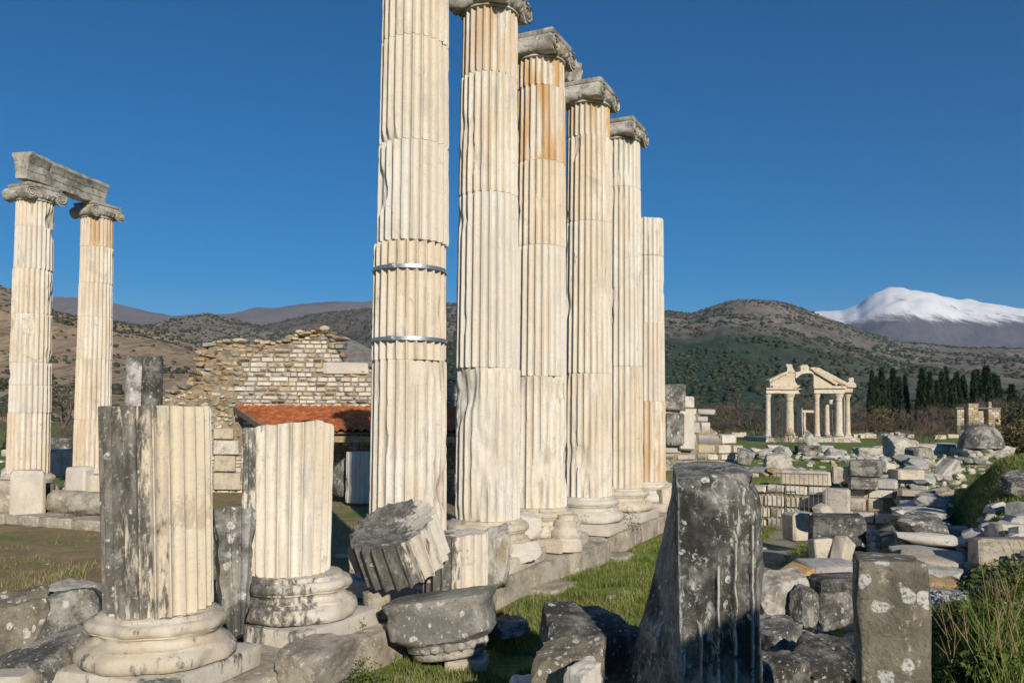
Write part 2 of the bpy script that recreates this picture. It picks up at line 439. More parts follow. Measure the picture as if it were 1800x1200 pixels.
# ------------------------------------------------------------------ hills
def hill_material(name, soil, scrub, scale, thr, forest=None, snow=None, rock=None, cover=.8, dotmix=.45):
    m = Mat(name, .95); p = m.pos(); x, y, z = m.sep(p)
    sq = m.vm('MULTIPLY', p, (1, .5, .6))
    sp = m.vm('ADD', m.vm('MULTIPLY', p, (1.7, .42, 0)), m.vm('SCALE', m.nt_noise_vec(p, .05 * scale), 9 / scale))
    vd = m.voro(sp, .10 * scale); vr = m.sep(m.voro(sp, .10 * scale, out='Color'))[0]
    n1 = m.noise(p, .0045 * scale, 6, .6); n2 = m.noise(sq, .045 * scale, 4, .75); n3 = m.noise(p, .02 * scale, 5, .6)
    b = m.mix(m.ss(n1, .38, .62), *soil)
    if rock: b = m.mix(m.ss(n3, .54, .64), b, rock)
    f = m.ss(m.ma('ADD', m.ma('MULTIPLY', n2, .8), m.ma('MULTIPLY', n1, .2)), thr - .03, thr + .03)
    dots = m.ma('MULTIPLY', m.ss(m.ma('SUBTRACT', vd, m.ma('MULTIPLY', vr, cover)), .08, -.08), m.ss(m.ma('ADD', m.ma('MULTIPLY', n3, .6), m.ma('MULTIPLY', n1, .4)), .34, .48))
    f = m.ma('MULTIPLY', m.ma('MAXIMUM', m.ma('MULTIPLY', f, .35), dots), dotmix)
    b = m.mix(f, b, m.mix(n3, tuple(c * .55 for c in scrub), tuple(c * 1.1 for c in scrub)))
    if forest:
        (c, zt, zs, x0, x1) = forest
        zz = m.ma('ADD', z, m.ma('MULTIPLY', m.ma('SUBTRACT', n1, .5), zs * 2.4))
        k = m.ma('MULTIPLY', m.ss(zz, zt + zs * .35, zt - zs * .35), m.ss(m.ma('ADD', x, m.ma('MULTIPLY', n1, 260)), x1, x0))
        b = m.mix(k, b, m.mix(m.ss(n2, .35, .65), tuple(q * .65 for q in c), tuple(q * 1.4 for q in c)))
    if snow:
        zt, zs = snow
        zz = m.ma('ADD', z, m.ma('MULTIPLY', m.ma('SUBTRACT', m.noise(m.vm('MULTIPLY', p, (1.6, .4, 1.0)), .0034, 9, .74, .3), .5), zs * 3.6))
        zz = m.ma('SUBTRACT', zz, m.ma('MULTIPLY', m.ma('MAXIMUM', m.ma('SUBTRACT', x, 4400), 0), .16))
        bare = m.ma('MULTIPLY', m.ss(m.noise(m.vm('MULTIPLY', p, (2.2, .35, 1)), .0055, 8, .72), .56, .66), m.ss(z, 1330, 1050))
        b = m.mix(m.ma('MULTIPLY', m.ss(zz, zt - zs * .5, zt + zs * .5), m.ma('SUBTRACT', 1, m.ma('MULTIPLY', bare, .75))), b, (.84, .85, .87))
    return m.out(b, m.ma('ADD', n2, n3), .4, 5 / scale)
def hill(name, sil, dr, d0, mat, amp=.05, seed=0, lo=None, nx=220, ny=60, back=1.5, shape=1.3):
    """A hill as a height field: its ridge lies dr metres off, its foot d0 metres off, and it falls away behind."""
    xs = [s[0] for s in sil]; ys = [s[1] for s in sil]
    vs, fs = [], []
    for j in range(ny + 1):
        t = j / ny * back
        for i in range(nx + 1):
            px = xs[0] + (xs[-1] - xs[0]) * i / nx
            w_ = dr * (1 + .12 * mn.noise((px * .004, seed * 9.1, 0)))
            py = float(np.interp(px, xs, ys))
            top = P(px, py, w_).z
            d = d0 + (w_ - d0) * t
            k = (sst(0, 1, t) * .35 + .65 * t ** shape) if t <= 1 else 1 - .9 * sst(0, 1, (t - 1) / (back - 1))
            X = (px - 900) / F * d
            q = Vector((X, d, seed * 100)) / (dr * .11)
            rid = 1 - abs(mn.noise(q)) * 2
            nz = mn.noise(q * .7) * .8 + rid * .5 + mn.noise(q * 3.3) * .35 + mn.noise(q * 8) * .15
            fade = min(1, 4 * t * abs(1 - t)) if t <= 1 else 1
            z = top * k + top * amp * nz * 2.2 * fade + top * amp * .22 * mn.noise(q * 9) 
            vs.append((X, d, z - 4 * (1 - min(1, t * 12))))
    n = nx + 1
    for j in range(ny):
        for i in range(nx): fs.append((j*n+i, j*n+i+1, (j+1)*n+i+1, (j+1)*n+i))
    o = link(name, mesh(name, vs, fs), mat); tag(o, kind='structure'); return (vs, n, ny)
HSIL_A = [(560, 640), (640, 590), (700, 555), (780, 538), (900, 536), (1000, 540), (1100, 543), (1160, 545), (1185, 548), (1215, 552), (1250, 540), (1280, 530), (1310, 526), (1340, 527), (1370, 531),
          (1400, 540), (1440, 555), (1480, 570), (1530, 588), (1580, 602), (1640, 608), (1700, 612), (1800, 613), (1900, 616), (2100, 630)]
HA = hill('hill', HSIL_A, 2600, 420, hill_material('scrub_hill', ((.25, .21, .175), (.20, .17, .145)), (.036, .048, .030), .8, .50,
     forest=((.028, .054, .033), 130, 60, 330, 900), rock=(.29, .24, .205), cover=1.05), seed=1, amp=.045, nx=300, ny=90)
HSIL_B = [(1150, 600), (1300, 570), (1400, 548), (1435, 547), (1480, 545), (1510, 535), (1525, 523), (1540, 515), (1560, 509), (1590, 508), (1640, 515), (1690, 528),
          (1740, 533), (1790, 541), (1850, 548), (1950, 570), (2150, 610)]
hill('snowy_mountain', HSIL_B, 9000, 4200, hill_material('snow_and_rock', ((.11, .098, .115), (.15, .13, .14)), (.06, .06, .07), .4, .56,
     snow=(900, 130)), seed=2, amp=.035, nx=220, ny=81)
HSIL_F = [(-300, 560), (-100, 540), (0, 528), (90, 522), (140, 523), (200, 533), (260, 548), (300, 555), (340, 552), (390, 552), (450, 545), (520, 540), (600, 532), (650, 530), (740, 528), (850, 560), (950, 620)]
hill('far_ridge', HSIL_F, 7500, 3600, hill_material('far_ridge_rock', ((.21, .165, .15), (.17, .14, .13)), (.10, .09, .085), .4, .60), seed=3, amp=.03, nx=140, ny=42)
HSIL_E = [(330, 640), (400, 592), (440, 578), (480, 567), (540, 553), (600, 546), (650, 545), (720, 541), (800, 560), (900, 610), (1000, 660)]
HE = hill('hill', HSIL_E, 3300, 1400, hill_material('brown_hill', ((.19, .135, .105), (.15, .125, .095)), (.042, .05, .036), .8, .49,
     forest=((.035, .055, .038), 260, 60, 2000, 3000)), seed=4, amp=.04, nx=140, ny=51)
HSIL_D = [(-100, 640), (60, 620), (180, 588), (230, 577), (280, 566), (330, 556), (365, 553), (400, 560), (450, 572), (500, 586), (560, 602), (640, 625), (760, 670)]
HD = hill('hill', HSIL_D, 1700, 700, hill_material('grey_scrub_hill', ((.29, .245, .20), (.23, .20, .165)), (.055, .06, .045), 1.1, .50, cover=1.0), seed=5, amp=.04, nx=140, ny=51)
HSIL_C = [(-500, 470), (-300, 470), (-100, 480), (0, 503), (30, 515), (60, 535), (95, 548), (130, 555), (200, 565), (250, 575), (300, 588), (350, 603), (420, 622), (500, 645), (620, 690)]
HC = hill('hill', HSIL_C, 900, 260, hill_material('tan_hill', ((.44, .325, .205), (.34, .25, .16)), (.06, .062, .042), 1.5, .55, cover=.72), seed=6, amp=.03, nx=160, ny=72)
HSIL_G = [(380, 700), (470, 640), (540, 604), (600, 590), (625, 600), (650, 612), (700, 632), (760, 660), (820, 700)]
hill('hill', HSIL_G, 420, 250, hill_material('bare_grey_hill', ((.30, .265, .23), (.25, .22, .19)), (.15, .13, .11), 3, .58), seed=7, amp=.02, nx=60, ny=30)

def scrub(name, label, grid, count, w0, w1, mat, seed, tmax=1.02, thr=-.1):
    """Countless low evergreen shrubs standing on a hillside."""
    vs, n, ny = grid; r = random.Random(seed); g = np.array([tuple(v) for v in vs]).reshape(ny + 1, n, 3); jm = int(ny * tmax / 1.5)
    t_ = (1 + 5 ** .5) / 2
    ico = np.array([(-1, t_, 0), (1, t_, 0), (-1, -t_, 0), (1, -t_, 0), (0, -1, t_), (0, 1, t_), (0, -1, -t_), (0, 1, -t_), (t_, 0, -1), (t_, 0, 1), (-t_, 0, -1), (-t_, 0, 1)]) / 1.9
    icf = [(0, 11, 5), (0, 5, 1), (0, 1, 7), (0, 7, 10), (0, 10, 11), (1, 5, 9), (5, 11, 4), (11, 10, 2), (10, 7, 6), (7, 1, 8), (3, 9, 4), (3, 4, 2), (3, 2, 6), (3, 6, 8), (3, 8, 9), (4, 9, 5), (2, 4, 11), (6, 2, 10), (8, 6, 7), (9, 8, 1)]
    out, fs = [], []; rr = np.random.default_rng(seed); k = 0
    while k < count:
        i, j = r.uniform(0, n - 1.01), r.uniform(2, jm - .01); a, b = int(i), int(j); u, v = i - a, j - b
        q = (g[b, a] * (1 - u) + g[b, a + 1] * u) * (1 - v) + (g[b + 1, a] * (1 - u) + g[b + 1, a + 1] * u) * v
        k += 1
        if mn.noise((q[0] * .006, q[1] * .006, seed)) + .6 * mn.noise((q[0] * .02, q[1] * .02, seed)) < thr + r.uniform(-.3, .3): continue
        w_ = r.uniform(w0, w1) * (1.6 if r.random() < .12 else 1)
        pts = ico * (1 + rr.normal(0, .2, (12, 1))) * np.array([w_ * .5, w_ * .5, w_ * .34]) + q + np.array([0, 0, w_ * .14])
        m0 = 12 * (len(out)); out.append(pts); fs += [(m0 + x, m0 + y, m0 + z) for x, y, z in icf]
    me = mesh(name, np.concatenate(out).tolist(), fs, True)
    tag(link(name, me, mat), label, 'scrub', kind='stuff')
SCR = leafmat('hill_scrub', (.030, .042, .022), (.062, .072, .040), .01)
scrub('scrub', 'dark evergreen shrubs dotting the broad hill behind the gateway', HA, 30000, 3.2, 7.5, SCR, 1, thr=-.05)
scrub('scrub', 'dark shrubs dotting the tan slope behind the far column pair', HC, 7500, 1.5, 3.8, SCR, 2, thr=-.02)
scrub('scrub', 'dark shrubs on the grey rounded hill above the ruined wall', HD, 8500, 2.8, 6, SCR, 3, thr=-.12)
scrub('scrub', 'dark shrubs on the brown hill beside the banded column', HE, 5500, 6, 12, SCR, 4)

# ------------------------------------------------------------------ haze: one closed box of thin air round the whole place
HAZE_D = 3.8e-5
def build_haze():
    bm = bmesh.new(); bmesh.ops.create_cube(bm, size=1)
    for v in bm.verts: v.co = Vector((v.co.x * 36000, v.co.y * 36000, -40 + (v.co.z + .5) * 1800))
    m = bpy.data.materials.new('thin_haze'); m.use_nodes = True; nt = m.node_tree; nt.nodes.clear()
    o_ = nt.nodes.new('ShaderNodeOutputMaterial'); pv = nt.nodes.new('ShaderNodeVolumePrincipled')
    pv.inputs['Color'].default_value = (.52, .72, 1, 1); pv.inputs['Density'].default_value = HAZE_D
    nt.links.new(pv.outputs[0], o_.inputs['Volume'])
    o = link('haze', bm_mesh(bm, 'haze'), m); tag(o, 'thin bluish air haze over the plain and mountains', 'haze', kind='stuff')
build_haze()
# ------------------------------------------------------------------ columns
def attic_base(name, R, h, seed=0, amp=.012, flare=1.0):
    """Upper torus, scotia with fillets, lower torus; base at z=0."""
    k = R * flare
    pr = [(k*1.25, 0), (k*1.36, .03*h), (k*1.41, .12*h), (k*1.41, .22*h), (k*1.36, .33*h), (k*1.27, .385*h), (k*1.27, .42*h), (k*1.17, .46*h), (k*1.13, .54*h), (k*1.15, .61*h),
          (k*1.21, .645*h), (k*1.21, .675*h), (k*1.25, .70*h), (k*1.27, .77*h), (k*1.25, .85*h), (k*1.18, .90*h), (k*1.10, .91*h), (k*1.07, .96*h), (k*1.04, h)]
    return lathe(name, pr, 72, amp, seed)
def ionic_capital(name_root, parent, R, z, seed, rot=0, mat=None, worn=.02, broken=None):
    """Egg-and-dart echinus, two bolsters ending in volutes, and an abacus slab; parts of the column."""
    mat = mat or GREYCAP
    root = bpy.data.objects.new(name_root, None); col.objects.link(root); root.parent = parent
    # the capital is one carved mesh with its eggs as sub-parts
    vs, fs = [], []
    def add(me):
        b = len(vs); vs.extend([v.co.copy() for v in me.vertices]); fs.extend([tuple(b + i for i in p.vertices) for p in me.polygons])
        bpy.data.meshes.remove(me)
    add(lathe('t', [(R*.97, 0), (R*1.03, .01), (R*1.03, .035), (R*1.0, .05), (R*1.05, .06), (R*1.22, .15), (R*1.24, .19), (R*1.18, .21)], 48, .006, seed))
    L, rb = R * 1.06, R * .42
    for s in (-1, 1):
        n, m_ = 20, 17
        b = len(vs)
        for i in range(m_):
            t = i / (m_ - 1) * 2 - 1
            r = rb * (.70 + .30 * abs(t) ** 2.2) * (.93 if abs(t) < .09 else 1)
            if abs(t) > .97: r *= .96
            for j in range(n):
                a = 2 * math.pi * j / n
                q = Vector((t * 2, s * 3, seed * 3 + a))
                k = r * (1 + worn * 9 * mn.noise(q * 1.3) * .5 + worn * 2 * mn.noise(q * 4))
                if broken and broken(t, s): k *= broken(t, s)
                vs.append(Vector((t * L, s * R * .93 + k * math.cos(a), .17 + k * math.sin(a) * .95)))
        for i in range(m_ - 1):
            for j in range(n): fs.append((b+i*n+j, b+i*n+(j+1) % n, b+(i+1)*n+(j+1) % n, b+(i+1)*n+j))
        fs.append(tuple(b + j for j in range(n))[::-1]); fs.append(tuple(b + (m_-1)*n + j for j in range(n)))
    bx = box_mesh('t', L * 1.74, R * 2.2, .17, .03, 2, .012, seed, 2)
    bx.transform(Matrix.Translation((0, 0, .20))); add(bx)
    bx = box_mesh('t', L * 1.78, R * 2.1, .085, .02, 2, .012, seed + 3, 2, taper=-.06)
    bx.transform(Matrix.Translation((0, 0, .372))); add(bx)
    body = link('capital_block', mesh('capital_block', vs, fs, True, 45), mat, root)
    # volute spirals in relief on both faces
    for sx in (-1, 1):
        for sy in (-1, 1):
            pts, rr = [], []
            for k in range(30):
                a = k / 29 * 2 * math.pi * 2.1
                r = rb * (.90 - .72 * k / 29)
                pts.append(Vector((sx * (L + .012), sy * R * .93 + sy * -r * math.cos(a + 1.2), .17 + r * math.sin(a + 1.2) * .95))); rr.append(.021 - .011 * k / 29)
            v2, f2 = [], []; tube_pts(v2, f2, pts, rr, 5)
            link('volute', mesh('volute', v2, f2), mat, root)
    egg = EGG.get('m')
    if egg is None:
        bm = bmesh.new(); bmesh.ops.create_icosphere(bm, subdivisions=1, radius=.5)
        for v in bm.verts: v.co = Vector((v.co.x * .085, v.co.y * .07, v.co.z * .13))
        egg = EGG['m'] = bm_mesh(bm, 'egg', True); egg.materials.append(GREYCAP)
    for j in range(20):
        a = 2 * math.pi * j / 20
        if abs(math.cos(a)) * R * 1.16 < R * .2 and False: continue
        link('egg', egg, None, root, (math.cos(a) * R * 1.13, math.sin(a) * R * 1.13, .115), (0, rad(18), a))
    root.location = (0, 0, z); root.rotation_euler = (0, 0, rot)
    return root
EGG = {}
def column(name, label, px, d, joints, R0, R1, ztop_ratio=None, cap=True, base=True, seed=0, group=None, offs=None, chips=None, rusts=None,
           patina=None, top=None, zb=None, zs=.40, basekw={}, lean=0, cable=True, capkw={}):
    """joints: the photograph rows of the drum joints, bottom to top; drums stand on an attic base on the stylobate."""
    x = (px - 900) / F * d
    root = empty(name, (x, d, zs), label, 'column', group, ROWA)
    z = [P(px, j, d).z - zs for j in joints]
    if zb is not None: z[0] = zb - zs
    H = z[-1] - z[0]
    for i in range(len(z) - 1):
        h = z[i+1] - z[i] - .004
        ra = R0 + (R1 - R0) * ((z[i] - z[0]) / H) ** 1.25; rb = R0 + (R1 - R0) * ((z[i+1] - z[0]) / H) ** 1.25
        tp = top if (i == len(z) - 2) else None
        me = fluted('drum', ra, rb, h, seed=seed * 11 + i, chip=(chips[i] + (.08 if name == 'standing_column' else 0) if chips else .45), nz=30 if h > 1.2 else 20,
                    top=(lambda a, b, h=h: h + tp(a, b)) if tp else None, cable=1 if (cable and i == 0) else 0)
        ox, oy = (offs[i] if offs else (random.Random(seed + i).uniform(-.012, .012), random.Random(seed * 3 + i).uniform(-.012, .012)))
        o = link('drum', me, MARBLE, root, (ox, oy, z[i]), (0, 0, random.Random(seed * 5 + i).randrange(24) * math.pi / 12 + random.Random(seed * 7 + i).uniform(-.02, .02)))
        o['rust'] = (float(rusts[i]) if rusts[i] > .55 else .6 * rusts[i]) if rusts else 0.0
        o['patina'] = (0, .002, -.40)
        if patina and patina[i]:
            a = o.rotation_euler.z; dx, dy, b = patina[i]
            wa = ROWA + a                                   # patina is given in world directions
            o['patina'] = (dx * math.cos(wa) + dy * math.sin(wa), -dx * math.sin(wa) + dy * math.cos(wa), b)
    if base:
        ph = min(.22, z[0] * .32)
        pl = link('plinth', box_mesh('plinth', R0 * 2.75, R0 * 2.75, ph - .003, .035, 2, .022, seed, 3), MARBLE_BASE, root, (0, 0, 0), (0, 0, basekw.get('prot', 0)))
        bs = link('base_moulding', attic_base('base_moulding', R0, z[0] - ph - .003, seed, basekw.get('amp', .016)), MARBLE_BASE, root, (0, 0, ph))
        bs['patina'] = pl['patina'] = basekw.get('patina', (0, .002, -.24))
    if cap: ionic_capital('capital', root, R1, z[-1] + .002, seed, **capkw)
    if lean: root.rotation_euler = (0, lean, ROWA)
    return root
NP = (-.75, .35)
def np_(b): return (NP[0], NP[1], b)
ROWG = 'tall columns standing in the colonnade row'
c1 = column('standing_column', 'tall fluted marble column clamped with two steel bands', 719, 11.3, [912, 635, 432, 262, 85, -98], .525, .445, seed=1, group=ROWG, zb=1.13,
       offs=[(0, 0), (-.01, 0), (.035, 0), (.04, 0), (.045, 0)], chips=[.72, .42, .38, .42, .3], rusts=[.12, .1, .1, .05, .1], patina=[np_(-.62), None, None, None, None])
for yb in (478, 600):
    R = .525 - .08 * (P(719, yb, 11.3).z - 1.13) / 8.1 + .006
    bnd = link('steel_band', lathe('steel_band', [(R, -.024), (R + .012, -.024), (R + .012, .024), (R, .024)], 64, cap=False), STEEL, c1, (-.005, 0, P(719, yb, 11.3).z - .4))
    a = math.atan2(-.93, -.36) - ROWA
    link('clasp', box_mesh('clasp', .05, .09, .06, .008), STEEL, bnd, (math.cos(a) * (R + .02), math.sin(a) * (R + .02), -.03), (0, 0, a))
column('standing_column', 'tall white fluted column with grey capital right behind the banded column', 857, 13.4, [912, 648, 348, 143, 33], .535, .45, seed=2, group=ROWG, zb=1.13,
       chips=[.85, .45, .45, .5], rusts=[.0, .0, .25, .6], patina=[np_(-.50), np_(-.66), np_(-.62), np_(-.50)], capkw=dict(worn=.06), basekw=dict(amp=.03))
column('standing_column', 'fluted column with orange streaks under its capital and broken pale base', 948, 15.3, [887, 662, 437, 292, 163, 117], .525, .445, seed=3, group=ROWG, zb=1.13,
       chips=[.8, .4, .5, .45, .4], rusts=[.15, .2, .35, .9, 1.0], capkw=dict(worn=.06), basekw=dict(amp=.04))
column('standing_column', 'fluted column with a carved fragment left standing on its capital', 1033, 17.4, [870, 657, 395, 247, 193], .53, .45, seed=4, group=ROWG, zb=1.13,
       chips=[.75, .45, .42, .4], rusts=[.1, .1, .4, .8], capkw=dict(worn=.05))
column('standing_column', 'fluted column with a smooth upper drum and worn stubby capital', 1091, 19.5, [848, 645, 510, 335, 254], .53, .455, seed=5, group=ROWG, zb=1.13,
       chips=[.6, .5, .5, .75], rusts=[.25, .05, .05, .1], patina=[None, None, np_(-.42), None], capkw=dict(worn=.06))
column('standing_column', 'shorter fluted column without capital, broken off at the top of the row', 1134, 21.6, [850, 705, 570, 453, 385], .53, .47, seed=6, group=ROWG, zb=1.13, cap=False,
       chips=[.6, .35, .5, .75], rusts=[.7, .35, .1, .2], top=lambda a, b: -.10 * abs(a + .2) + .04 * mn.noise((a * 5, b * 5, 2)))
# the carved fragment left on the fourth capital
o = link('carved_fragment', rock_mesh('carved_fragment', 91, 3, .7, .06), GREYCAP, None, P(1003, 152, 17.6), (0, 0, .5), (.42, .5, .50))
tag(o, 'small carved ochre stone fragment lying on top of a column capital', 'fragment')

# the far pair to the left, with its architrave blocks
PAIRG = 'pair of columns carrying an architrave'
def pair(label, px, d, joints, seed, R0, R1, **kw):
    return column('standing_column', label, px, d, joints, R0, R1, seed=seed, group=PAIRG, zb=1.1, zs=.3, **kw)
l1 = pair('column of the far pair with a smooth unfluted upper drum under architrave', 53, 23.4, [832, 725, 677, 638, 553, 475, 402, 358], 21, .545, .475,
     chips=[.5, .45, .6, .85, .35, .9, .8], rusts=[.35, 0, 0, 0, 0, 0, .45], cable=False, capkw=dict(worn=.04))
l2 = pair('evenly fluted column of the far pair with clear scroll volutes', 164, 25.9, [822, 737, 632, 558, 499, 436, 387], 22, .53, .46,
     chips=[.5, .35, .35, .35, .4, .5], rusts=[.5, .25, .15, .2, .1, .7], cable=False, capkw=dict(worn=.02))
def architrave(name, label, a, b, zt, h, dep, seed):
    """A fasciae block from a to b (world xy), top projecting."""
    L = (b - a).length; d = (b - a).normalized()
    pr = [(-.5, 0), (.5, 0), (.5, .30), (.54, .31), (.54, .58), (.58, .60), (.62, .70), (.74, .82), (.80, .86), (.80, 1), (-.80, 1), (-.80, .86), (-.74, .82), (-.62, .70), (-.58, .60), (-.54, .58), (-.54, .31), (-.5, .30)]
    vs, fs = [], []; n = len(pr); K = 14
    for i in range(K + 1):
        t = i / K
        for (w_, z_) in pr:
            q = Vector((t * L * 2, w_ * 3, z_ * 3 + seed * 7)); k = .02 * mn.noise(q) + .018 * mn.noise(q * 3)
            vs.append((w_ * dep * .62 + k, t * L + (.03 * mn.noise(q * 2) if i in (0, K) else 0), z_ * h + k - .10 * max(0, mn.noise(q * .6 + Vector((3, 3, 3))) - .2) * z_))
    for i in range(K):
        for j in range(n): fs.append((i*n+j, i*n+(j+1) % n, (i+1)*n+(j+1) % n, (i+1)*n+j)[::-1])
    fs.append(tuple(range(n))); fs.append(tuple(K*n + j for j in range(n))[::-1])
    o = link(name, mesh(name, vs, fs, True, 35), GREYCAP, None, (a.x, a.y, zt), (0, 0, math.atan2(-d.x, d.y)))
    return tag(o, label, 'architrave', 'architrave blocks over the far pair')
A1 = Vector(((53-900)/F*23.4, 23.4, 0)); A2 = Vector(((164-900)/F*25.9, 25.9, 0)); dA = (A2 - A1).normalized()
zt1 = P(53, 358, 23.4).z + .465; zt2 = P(164, 387, 25.9).z + .465
architrave('architrave_block', 'short grey architrave block overhanging the unfluted column capital', A1 - dA * .52, A1 + dA * .28, max(zt1, zt2) - .0, .72, .62, 1)
architrave('architrave_block', 'long grey architrave block spanning between the two far columns', A1 + dA * .31, A2 + dA * .12, max(zt1, zt2) - .0, .68, .62, 2)

# ------------------------------------------------------------------ the two broken columns in front, still on their bases
b0 = column('broken_column', 'broken fluted column stump, blackened on one side, on a round moulded base', 287, 7.5, [1072, 713], .462, .468, seed=31, cap=False, zb=1.03, zs=.40,
      chips=[.25], rusts=[0], patina=[(-1.3, -.15, .07)], cable=False, top=lambda a, b: .035 * a + .015 * mn.noise((a * 4, b * 4, 1)), basekw=dict(amp=.042, prot=.1, patina=(.05, -.1, -.16)))
for ch in b0.children:
    if ch.name.startswith('drum'):
        ch.rotation_euler.y = rad(2.6)
b1 = column('broken_column', 'broken fluted column stump with a slanting broken top on grey moulded base', 510, 9.3, [1003, 745], .475, .50, seed=32, cap=False, zb=1.03, zs=.36,
      chips=[.42], rusts=[.15], patina=[(-1.1, .1, -.33)], cable=False, top=lambda a, b: .11 * a - .05 * b - .10 * max(0, a - .28) * 3 + .02 * mn.noise((a * 5, b * 5, 4)),
      basekw=dict(amp=.038, patina=(-.4, -.2, .02)))
for ch in b1.children:
    if ch.name.startswith('base'): ch.location.x += .12
    if ch.name.startswith('plinth'): ch.location.x += .12
# unseen broken column added behind the camera to shade the stones in front
bx_, by_ = 4.17, -3.0
shadow_column = empty('broken_column', (bx_, by_, 0), 'tall broken column added unseen behind the viewpoint to throw its shadow forward', 'column', None, ROWA)
link('drum', fluted('drum', .56, .52, 2.9, seed=71, nz=24), MARBLE, shadow_column, (0, 0, 0))
link('drum', fluted('drum', .52, .50, 2.25, seed=72, nz=24, top=lambda a, b: 2.25 + .5 * a), MARBLE, shadow_column, (0, 0, 2.904))
# ------------------------------------------------------------------ stylobate
ROCKS = [rock_mesh('rock', 100 + i, 2, .35 + .05 * (i % 8), .05, 11 + i % 4) for i in range(14)]
ROCKS_FINE = [rock_mesh('rock', 200 + i, 4, .45 + .05 * (i % 6), .07, 12 + i % 4) for i in range(8)]
BLOCKS = [box_mesh('block', 1, 1, 1, .07 + .012 * (i % 4), 1, .07, 50 + i, 0, 35) for i in range(10)]
for r_ in ROCKS + ROCKS_FINE + BLOCKS: r_.materials.append(LOOSE)
def with_mat(me, mat, cache={}):
    k = (me.name, mat.name)
    if k not in cache:
        c = me.copy(); c.materials.clear(); c.materials.append(mat); cache[k] = c
    return cache[k]
rng = random.Random(5)
def stylobate():
    root = empty('stone_step', T(0, 0), 'long low step of worn stone blocks carrying the colonnade', 'step', None, ROWA)
    u = -5.6; i = 0
    while u < 13.2:
        L = rng.uniform(1.15, 1.9)
        w_ = 1.78 + rng.uniform(-.10, .08)
        if 3.2 < u < 4.4: w_ += .18
        if 5.5 < u < 8.5: w_ -= .12
        me = box_mesh('step_block', w_, L - .012, .405 - rng.uniform(0, .012), .03, 2, .016, 300 + i, 4)
        link('step_block', me, STYLO, root, (-.9 + w_ / 2, u + L / 2, -.005), (0, 0, rng.uniform(-.01, .01)))
        u += L; i += 1
    u = -1.0
    while u < 9.5:                                         # the buried footing course shows in places along its foot
        L = rng.uniform(.5, 1.1)
        if rng.random() < .6:
            link('footing_stone', box_mesh('footing_stone', .45, L, .16, .03, 1, .02, 400 + i, 2), STYLO, root, (1.02 + rng.uniform(-.1, .12), u + L / 2, -.06), (0, 0, rng.uniform(-.1, .1)))
        u += L + rng.uniform(.1, .6); i += 1
stylobate()
def ground_d(px, py):
    d = 6.0
    while d < 120:
        q = P(px, py, d)
        if q.z <= gz(q.x, q.y): return d
        d += .05
    return d
def stone(name, label, cat, px, pyb, d, wpx, hpx, mat, dep=1.0, group=None, seed=0, rz=0, tilt=(0, 0), fine=False, block=False, sink=.04):
    """One loose stone: the photograph column of its middle, the row of its foot, its distance and its width and height in pixels."""
    pool = BLOCKS if block else (ROCKS_FINE if fine else ROCKS)
    me = with_mat(pool[seed % len(pool)], mat)
    if d is None: d = ground_d(px, pyb)
    k = d / F; w_, h_ = wpx * k, hpx * k
    p = P(px, pyb, d); p.z -= sink
    o = link(name, me, None, None, p, (tilt[0], tilt[1], rz), (w_ * 1.04, w_ * dep, h_ + sink))
    return tag(o, label, cat, group)

# ------------------------------------------------------------------ fallen pieces among the bases
def tilted_drum():
    D = .54; me = fluted('drum', D, D * .97, .56, nf=22, depth=.06, seed=41, chip=.22, nz=20, endchip=.9,
        top=lambda a, b: .56 - .11 * max(0, 1 - ((a - .03) ** 2 + (b + .02) ** 2) / .20) + .012 * mn.noise((a * 4, b * 4, 3)))
    n = Vector((-.24, -.42, .88)).normalized(); q = n.to_track_quat('Z', 'Y')
    c = P(697, 940, 9.7)
    o = link('column_drum', me, MARBLE, None, c - n * .40, q.to_euler())
    wl_ = q.inverted() @ Vector((-.9, -.1, .2)); o['patina'] = (wl_.x * 1.0, wl_.y * 1.0, .22)
    tag(o, 'toppled fluted drum leaning with its hollowed grey top face showing', 'column drum')
tilted_drum()
s_ = link('column_stub', fluted('column_stub', .40, .405, .92, nf=20, depth=.034, seed=42, chip=.3, nz=20,
     top=lambda a, b: .92 + .10 * a - .16 * max(0, a - .18) - .05 * abs(b) + .02 * mn.noise((a * 5, b * 5, 8))), MARBLE, None, Vector((P(800, 1000, 10.25).x, 10.25, .42)), (0, 0, 0))
s_['patina'] = (-1.1, -.3, -.02)
tag(s_, 'short fluted column stub behind the fallen capital, grey at one side', 'column stub')
